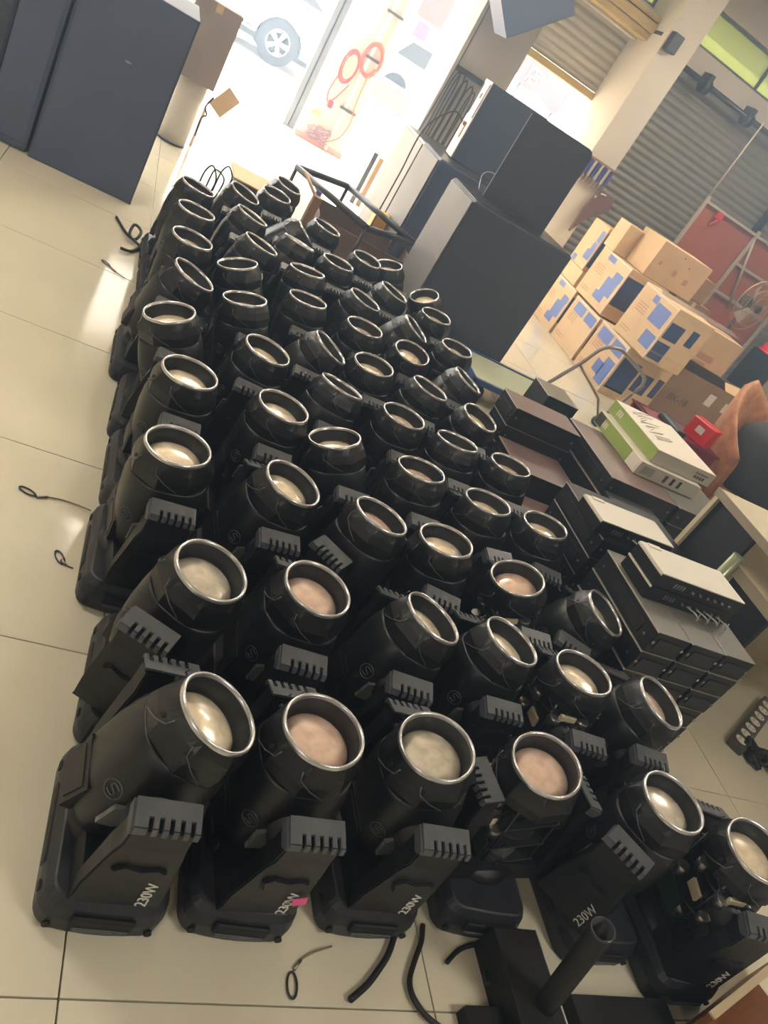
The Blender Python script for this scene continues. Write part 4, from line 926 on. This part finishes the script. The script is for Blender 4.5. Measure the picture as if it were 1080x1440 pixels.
t = empty('dark_box', (1.12, 6.05, 0)); tag(t, 'dark box with a cardboard sheet on top, left behind the far rows', 'box')
MB().box((-0.05, 0, 0.1), (0.36, 0.36, 0.2), 0.01).build('body', M_GLAREGREY, t)
MB().box((-0.05, 0, 0.206), (0.44, 0.40, 0.01), 0.002).build('sheet', M_CARD, t)
t = empty('wooden_post', (1.33, 5.45, 0)); tag(t, 'short brown wooden post with a stick, left of the open carton', 'post')
MB().box((0, 0, 0.22), (0.06, 0.06, 0.44), 0.006).build('post', M_CARDD, t)
MB().cyl((0, 0, 0.42), (-0.12, 0.1, 0.52), 0.012, 8).build('stick', M_CARD, t)
tag(MB().box((1.6, 6.6, 0.27), (0.09, 0.06, 0.04), 0.008).box((1.6, 6.6, 0.125), (0.05, 0.05, 0.25)).build('blue_cap_bottle', mat('violet_blue', (80, 80, 190), 0.4)), 'small violet blue capped bottle in the bright doorway', 'bottle')
for k, (x, z, m, lb) in enumerate(((2.30, 0.52, M_STEELD, 'dark plank leaning leftmost against the pier'), (2.37, 0.50, M_CARDD, 'brown plank leaning in the middle against the pier'), (2.45, 0.62, mat('red_brown_wood', (140, 84, 72), 0.7), 'red brown plank leaning rightmost against the pier'))):
    tag(MB().box((x, 8.12, z / 2), (0.045, 0.03, z), 0.003).build('plank', m), lb, 'plank', 'planks leaning at the pier')

# wires on the grey pier
for k, (x0, x1, zt, zb) in enumerate(((2.62, 2.68, 1.50, 0.80), (2.65, 2.73, 1.52, 0.72), (2.72, 2.78, 1.47, 0.78), (2.79, 2.86, 1.45, 0.80), (2.84, 2.90, 1.42, 0.75))):
    pts = [(x0, 8.17, zb)] + [(x0, 8.16, zb + (zt - zb) * q) for q in (.4, .85)] + [((x0 + x1) / 2, 8.15, zt)] + [(x1, 8.16, zb + (zt - zb) * q) for q in (.85, .4)] + [(x1, 8.17, zb)]
    cable(pts, 0.008, 'dark cable loop hanging on the grey pier, %s' % ('first from the left', 'second from the left', 'middle one', 'fourth from the left', 'rightmost')[k], name='hanging_cable')
cable([(2.585, 8.17, 2.6), (2.60, 8.17, 2.0), (2.60, 8.17, 1.55), (2.58, 8.17, 1.0), (2.56, 8.17, 0.5), (2.55, 8.17, 0.02)], 0.007, 'dark cable running down the left edge of the pier', name='wall_cable')
tag(MB().box((2.77, 8.185, 1.52), (0.34, 0.02, 0.05), 0.004).build('cable_hook_rail', M_STEELD), 'dark hook rail above the hanging cable loops', 'rail')
# tool roll and leather pouch on the column
t = empty('tool_roll', (4.46, 8.16, 1.2)); tag(t, 'tool roll with blue handled tools hanging on the white column', 'tool roll')
MB().box((0, 0, 0.22), (0.34, 0.02, 0.24), 0.004).build('backing', M_CARDD, t)
M_TOOLB = mat('tool_blue', (48, 72, 150), 0.4)
for k in range(7):
    tool = MB().box((-0.14 + k * .046, -0.022, 0.24), (0.028, 0.02, 0.16), 0.006).build('tool_handle', M_TOOLB if k % 2 == 0 else M_LIGHTG, t)
    MB().cyl((-0.14 + k * .046, -0.022, 0.16), (-0.14 + k * .046, -0.022, 0.09), 0.006, 8).build('shank', M_STEEL, tool)
t = empty('leather_pouch', (4.55, 8.1, 0.82)); tag(t, 'brown leather apron hanging below the blue handled tools', 'pouch')
MB().prism([(-0.02, 0.0), (0.06, 0.18), (0.24, 0.36), (0.22, 0.50), (0.02, 0.50), (-0.03, 0.25)], -0.02, 0.02, 'Y').build('apron', mat('brown_leather', (110, 82, 78), 0.6, noise=0.2, nscale=20), t)
MB().cyl((0.0, -0.03, 0.42), (0.0, -0.034, 0.42), 0.014, 12).cyl((0.04, -0.03, 0.47), (0.1, -0.03, 0.48), 0.008, 8).build('buckle', M_WHITEP, t)

# ================================================================== OUTSIDE
M_PINK = mat('pink_plaster', (206, 176, 160), 0.8, noise=0.05, nscale=4)
p1 = MB().b2(1.93, 2.51, 10.2, 10.6, -0.02, 4.2, 0.02).build('wall_porch_pillar', M_PINK); tag(p1, kind='structure')
MB().b2(1.915, 2.525, 10.185, 10.62, -0.02, 0.05, 0.01).build('plinth', mat('pink_kerb', (196, 130, 110), 0.7), p1)
t = empty('guide_rail', (1.82, 10.3, 0)); tag(t, 'grey steel shutter guide standing left of the pink pillar', 'rail')
MB().b2(-0.075, -0.02, -0.05, 0.05, 0.0, 4.0).b2(0.0, 0.065, -0.04, 0.05, 0.0, 4.0).build('channel', mat('guide_grey', (96, 100, 106), 0.5), t)
MB().b2(-0.022, 0.002, 0.0, 0.05, 0.0, 4.0).build('seal', M_STEELD, t)
t = empty('drain_pipe', (2.3, 10.17, 0)); tag(t, 'pair of cream pipes running up the pink pillar', 'pipe')
M_PIPE = mat('cream_pipe', (216, 204, 180), 0.5)
MB().cyl((0, 0, 0), (0.0, 0, 4.1), 0.022, 12).build('pipe', M_PIPE, t)
MB().cyl((0.12, 0, 0.6), (0.12, 0, 4.1), 0.014, 10).build('pipe', M_PIPE, t)
for z in (0.5, 1.1, 1.6): MB().box((0.04, -.01, z), (0.2, 0.05, 0.03), .004).build('clamp', M_STEELD, t)
M_HOSE = mat('red_hose', (190, 30, 24), 0.5)
M_HOSE2 = mat('orange_hose', (214, 60, 20), 0.5)
def coil(cx, cz, rx, rz_, n, m, label, seed):
    rr = random.Random(seed); pts = []
    for k in range(n * 18):
        a = 2 * PI * k / 18; j = 1 + 0.10 * math.sin(a * 0.31 + seed)
        pts.append((cx + rx * j * math.cos(a) + .012 * math.sin(a * .13), 10.14 + .012 * math.sin(a * .7), cz + rz_ * j * math.sin(a) - 0.02 * (k / 18) / n))
    return tag(MB().tube(pts, 0.009, 5).build('coiled_hose', m), label, 'hose')
coil(2.13, 0.92, 0.085, 0.16, 4, M_HOSE, 'red hose coil on the pink pillar, lower left one', 1)
coil(2.32, 1.10, 0.11, 0.17, 5, M_HOSE2, 'orange hose coil on the pink pillar, upper right one', 2)
cable([(2.07, 10.14, .8), (2.04, 10.14, .6), (2.08, 10.14, .48), (2.14, 10.14, .55), (2.22, 10.14, .75)], 0.008, 'thin red cable hanging from the lower hose coil', M_HOSE, 'hose', 'hose_tail')
cable([(2.36, 10.12, .95), (2.38, 10.12, .6), (2.42, 10.12, .4), (2.38, 10.12, .2), (2.25, 10.12, .08)], 0.007, 'thin orange cable trailing down to the pillar foot', M_HOSE2, 'hose', 'hose_tail')
tag(MB().box((2.12, 10.13, 0.47), (0.06, 0.05, 0.08), 0.01).build('red_plug', M_HAT), 'bright red plug hanging on the pink pillar', 'plug')
tag(MB().tube([(2.03 + .04 * math.cos(a), 10.187, .28 + .05 * math.sin(a)) for a in (0, .6, 1.2, 1.8, 2.4, 3.0)], 0.014, 6).build('yellow_hook', mat('yellow_hook', (230, 170, 40), .5)), 'yellow hook near the foot of the pink pillar', 'hook')
g = MB(); rr = random.Random(4)
for k in range(12): g.tube(smooth_pts([(2.10 + rr.uniform(-.12, .2), 10.12, .02 + rr.uniform(0, .2)) for _ in range(4)], 4), .006, 5)
tag(g.build('cable_pile', mat('mauve_cable', (130, 90, 100), .6)), 'heap of mauve cables at the foot of the pink pillar', 'cable', kind='stuff')

# white car
t = empty('car', (0.9, 15.9, 0)); tag(t, 'white car parked outside the doorway', 'car')
M_CAR = mat('white_car_paint', (226, 226, 226), 0.25, coat=1.0)
body = [(-2.9, 0.42), (-2.85, 0.75), (-2.3, 0.92), (-1.7, 1.0), (-1.0, 1.45), (0.9, 1.48), (1.9, 1.08), (2.05, 0.95), (2.1, 0.5), (1.95, 0.28)]
def arch(cx):
    return [(cx + 0.40 * math.cos(a * PI / 8), 0.30 + 0.40 * math.sin(a * PI / 8)) for a in range(0, 9)]
poly = body + arch(1.07) + arch(-1.85) + [(-2.75, 0.3)]
g = MB(); g.prism(poly, -0.85, 0.85, 'Y'); g.build('body', M_CAR, t)
MB().prism([(-1.5, 1.02), (-0.95, 1.4), (0.1, 1.42), (0.1, 1.02)], -0.862, -0.84, 'Y').build('window', M_DARK, t)
MB().prism([(0.16, 1.02), (0.16, 1.42), (0.85, 1.42), (1.55, 1.06)], -0.862, -0.84, 'Y').build('window', M_DARK, t)
for x in (1.07, -1.85):
    for y in (-0.80, 0.62):
        w = MB().lathe([(0.20, 0.0), (0.30, -0.005), (0.345, 0.02), (0.35, 0.1), (0.345, 0.17), (0.2, 0.18)], 40, M=Matrix.Translation((x, y - .04, 0.33)) @ Matrix.Rotation(-PI / 2, 4, 'X')).build('tyre', mat('tyre_rubber', (30, 30, 34), 0.9), t)
        r = MB().lathe([(0.205, 0.01), (0.195, 0.0), (0.185, 0.02)], 40, M=Matrix.Translation((x, y - .04, 0.33)) @ Matrix.Rotation(-PI / 2, 4, 'X'))
        for k in range(5):
            a = 2 * PI * k / 5
            for da in (-0.14, 0.14):
                r.cyl((x + .04 * math.cos(a + da * 2), y - .035, 0.33 + .04 * math.sin(a + da * 2)), (x + .195 * math.cos(a + da), y - .035, 0.33 + .195 * math.sin(a + da)), 0.017, 6)
        r.cyl((x, y - .05, .33), (x, y, .33), 0.05, 16)
        r.build('wheel_rim', mat('alloy', (214, 214, 216), 0.35, metal=0.3), w)
MB().box((2.02, -0.80, 0.62), (0.12, 0.14, 0.16), 0.03).build('tail_lamp', M_HAT, t)
MB().b2(-1.4, 0.62, -0.856, -0.848, 0.33, 0.37).build('sill_trim', M_STEELD, t)
MB().b2(-2.8, 2.0, -0.75, 0.75, 0.2, 0.34).build('underbody', M_DARK, t)

# street side: low wall with red band, building, sign, van, tree
t = empty('street_wall', (7.0, 19.6, 0)); tag(t, 'low brick red street wall with pale coping across the road', 'wall')
M_BRICK = mat('brick_red', (118, 88, 80), 0.8, noise=0.15, nscale=4)
MB().b2(-4.5, 9, 0, 0.3, -0.02, 0.42).build('wall_body', M_BRICK, t)
MB().b2(-4.5, 9, -0.03, 0.33, 0.42, 0.5).build('coping', M_CONC, t)
for k in range(2): MB().b2(-4.5, 9, -0.9 - 0.8 * k, -0.7 - .8 * k, -0.02, 0.1).build('kerb_stone', mat('kerb_mauve', (120, 84, 92), .8), t)
t = empty('shop_building', (9.0, 25.0, 0)); tag(t, 'white shop building across the street with salmon shutters', 'building')
MB().b2(-16.0, 12.0, 0, 4, -0.02, 11).build('wall', mat('shop_white', (210, 206, 200), 0.9), t)  # height stretched to keep open sky out of the floor reflection
M_SALM = mat('salmon_shutter', (112, 62, 46), 0.7)
sh = MB().b2(-2.75, -1.95, -0.06, 0.02, 1.98, 2.9).build('shutter', M_SALM, t)
for k in range(9): MB().b2(-2.75, -1.95, -0.08, -0.06, 1.99 + k * .1, 2.06 + k * .1).build('shutter_slat', M_SALM, sh)
MB().b2(-2.6, -2.2, -0.05, 0.02, 0.9, 1.9).build('door_leaf', mat('mauve_door', (84, 60, 80), 0.7), t)
MB().b2(-1.72, -1.5, -0.1, 0.02, 1.9, 3.2).build('vertical_sign', M_HAT, t)
t = empty('shop_sign', (9.33, 22.0, 0)); tag(t, 'red shop sign board with a white character, seen under the half-open shutter', 'sign')
SB = MB().prism([(-0.75, 2.02), (-0.45, 1.92), (0.0, 1.98), (0.62, 1.80), (0.72, 2.05), (0.72, 2.52), (-0.1, 2.62), (-0.85, 2.6), (-1.0, 2.3)], 0, 0.08, 'Y').build('board', mat('sign_red', (100, 44, 40), 0.6), t)
me = text_mesh('\u5e97', 0.42, 0.01); me.materials.clear(); me.materials.append(M_WHITEP)
link('lettering', me, t, (-0.42, -0.03, 2.26), (PI / 2, 0, 0))
for x in (-0.6, 0.6): MB().cyl((x, 0.12, 0), (x, 0.12, 2.3), 0.04).build('post', M_STEELD, t)
MB().b2(0.85, 1.25, 0, 0.05, 1.95, 2.5).build('notice_board', M_LIGHTG, t)
t = empty('street_tree', (8.6, 23.3, 0)); tag(t, 'green tree above the red shop sign', 'tree')
M_LEAF = mat('leaf_green', (96, 130, 40), 0.7, noise=0.3, nscale=5)
MB().cyl((-.3, 0, 0), (-.2, 0, 2.8), 0.09, 10).build('trunk', M_CARDD, t)
g = MB(); rr = random.Random(12)
for k in range(500):
    c = Vector((rr.gauss(-.2, .55), rr.gauss(0, .45), rr.gauss(3.05, .35))); a = Vector((rr.uniform(-1, 1), rr.uniform(-1, 1), rr.uniform(-1, 1))).normalized() * .09; b = a.cross(Vector((rr.uniform(-1, 1), rr.uniform(-1, 1), 1))).normalized() * .05
    g.add([c - a, c + b, c + a, c - b], [(0, 1, 2, 3)])
tag(g.build('foliage', M_LEAF, t), kind='stuff')
t = empty('delivery_van', (6.6, 21.6, 0)); tag(t, 'white van parked across the street, seen past the pink pillar', 'van')
MB().prism([(-1.6, .35), (-1.6, 1.0), (-1.15, 1.5), (1.6, 1.55), (1.65, .35)], -0.4, 0.9, 'Y').build('body', M_CAR, t)
MB().prism([(-1.3, 1.02), (-1.05, 1.4), (-0.5, 1.42), (-0.5, 1.02)], -0.412, -0.39, 'Y').build('window', M_GEAR, t)
for x in (-1.0, 1.1): MB().cyl((x, -0.42, .33), (x, -0.2, .33), 0.33, 24).build('wheel', mat('tyre_rubber', (30, 30, 34), 0.9), t)
tag(MB().lathe([(0, 0.0), (.22, 0), (.16, .35), (.03, .55), (0, .55)], 12, M=Matrix.Translation((5.5, 16.9, 0))).build('green_cone_cover', mat('green_tarp', (60, 110, 84), .7)), 'green covered cone by the red street wall', 'cover')

# ================================================================== HAZE (scattering volume added to stand in for lens glare)
hm = bpy.data.materials.new('glare_haze'); hm.use_nodes = True
n = hm.node_tree.nodes; l = hm.node_tree.links; n.clear()
out = n.new('ShaderNodeOutputMaterial'); vs = n.new('ShaderNodeVolumeScatter')
vs.inputs['Density'].default_value = 0.055; vs.inputs['Anisotropy'].default_value = 0.6; vs.inputs['Color'].default_value = (0.55, 0.76, 1, 1)
l.new(vs.outputs[0], out.inputs['Volume'])
o = MB().b2(-4.1, 9.3, -4.2, 12.0, 0.001, 3.7).build('haze', hm)
tag(o, kind='structure')
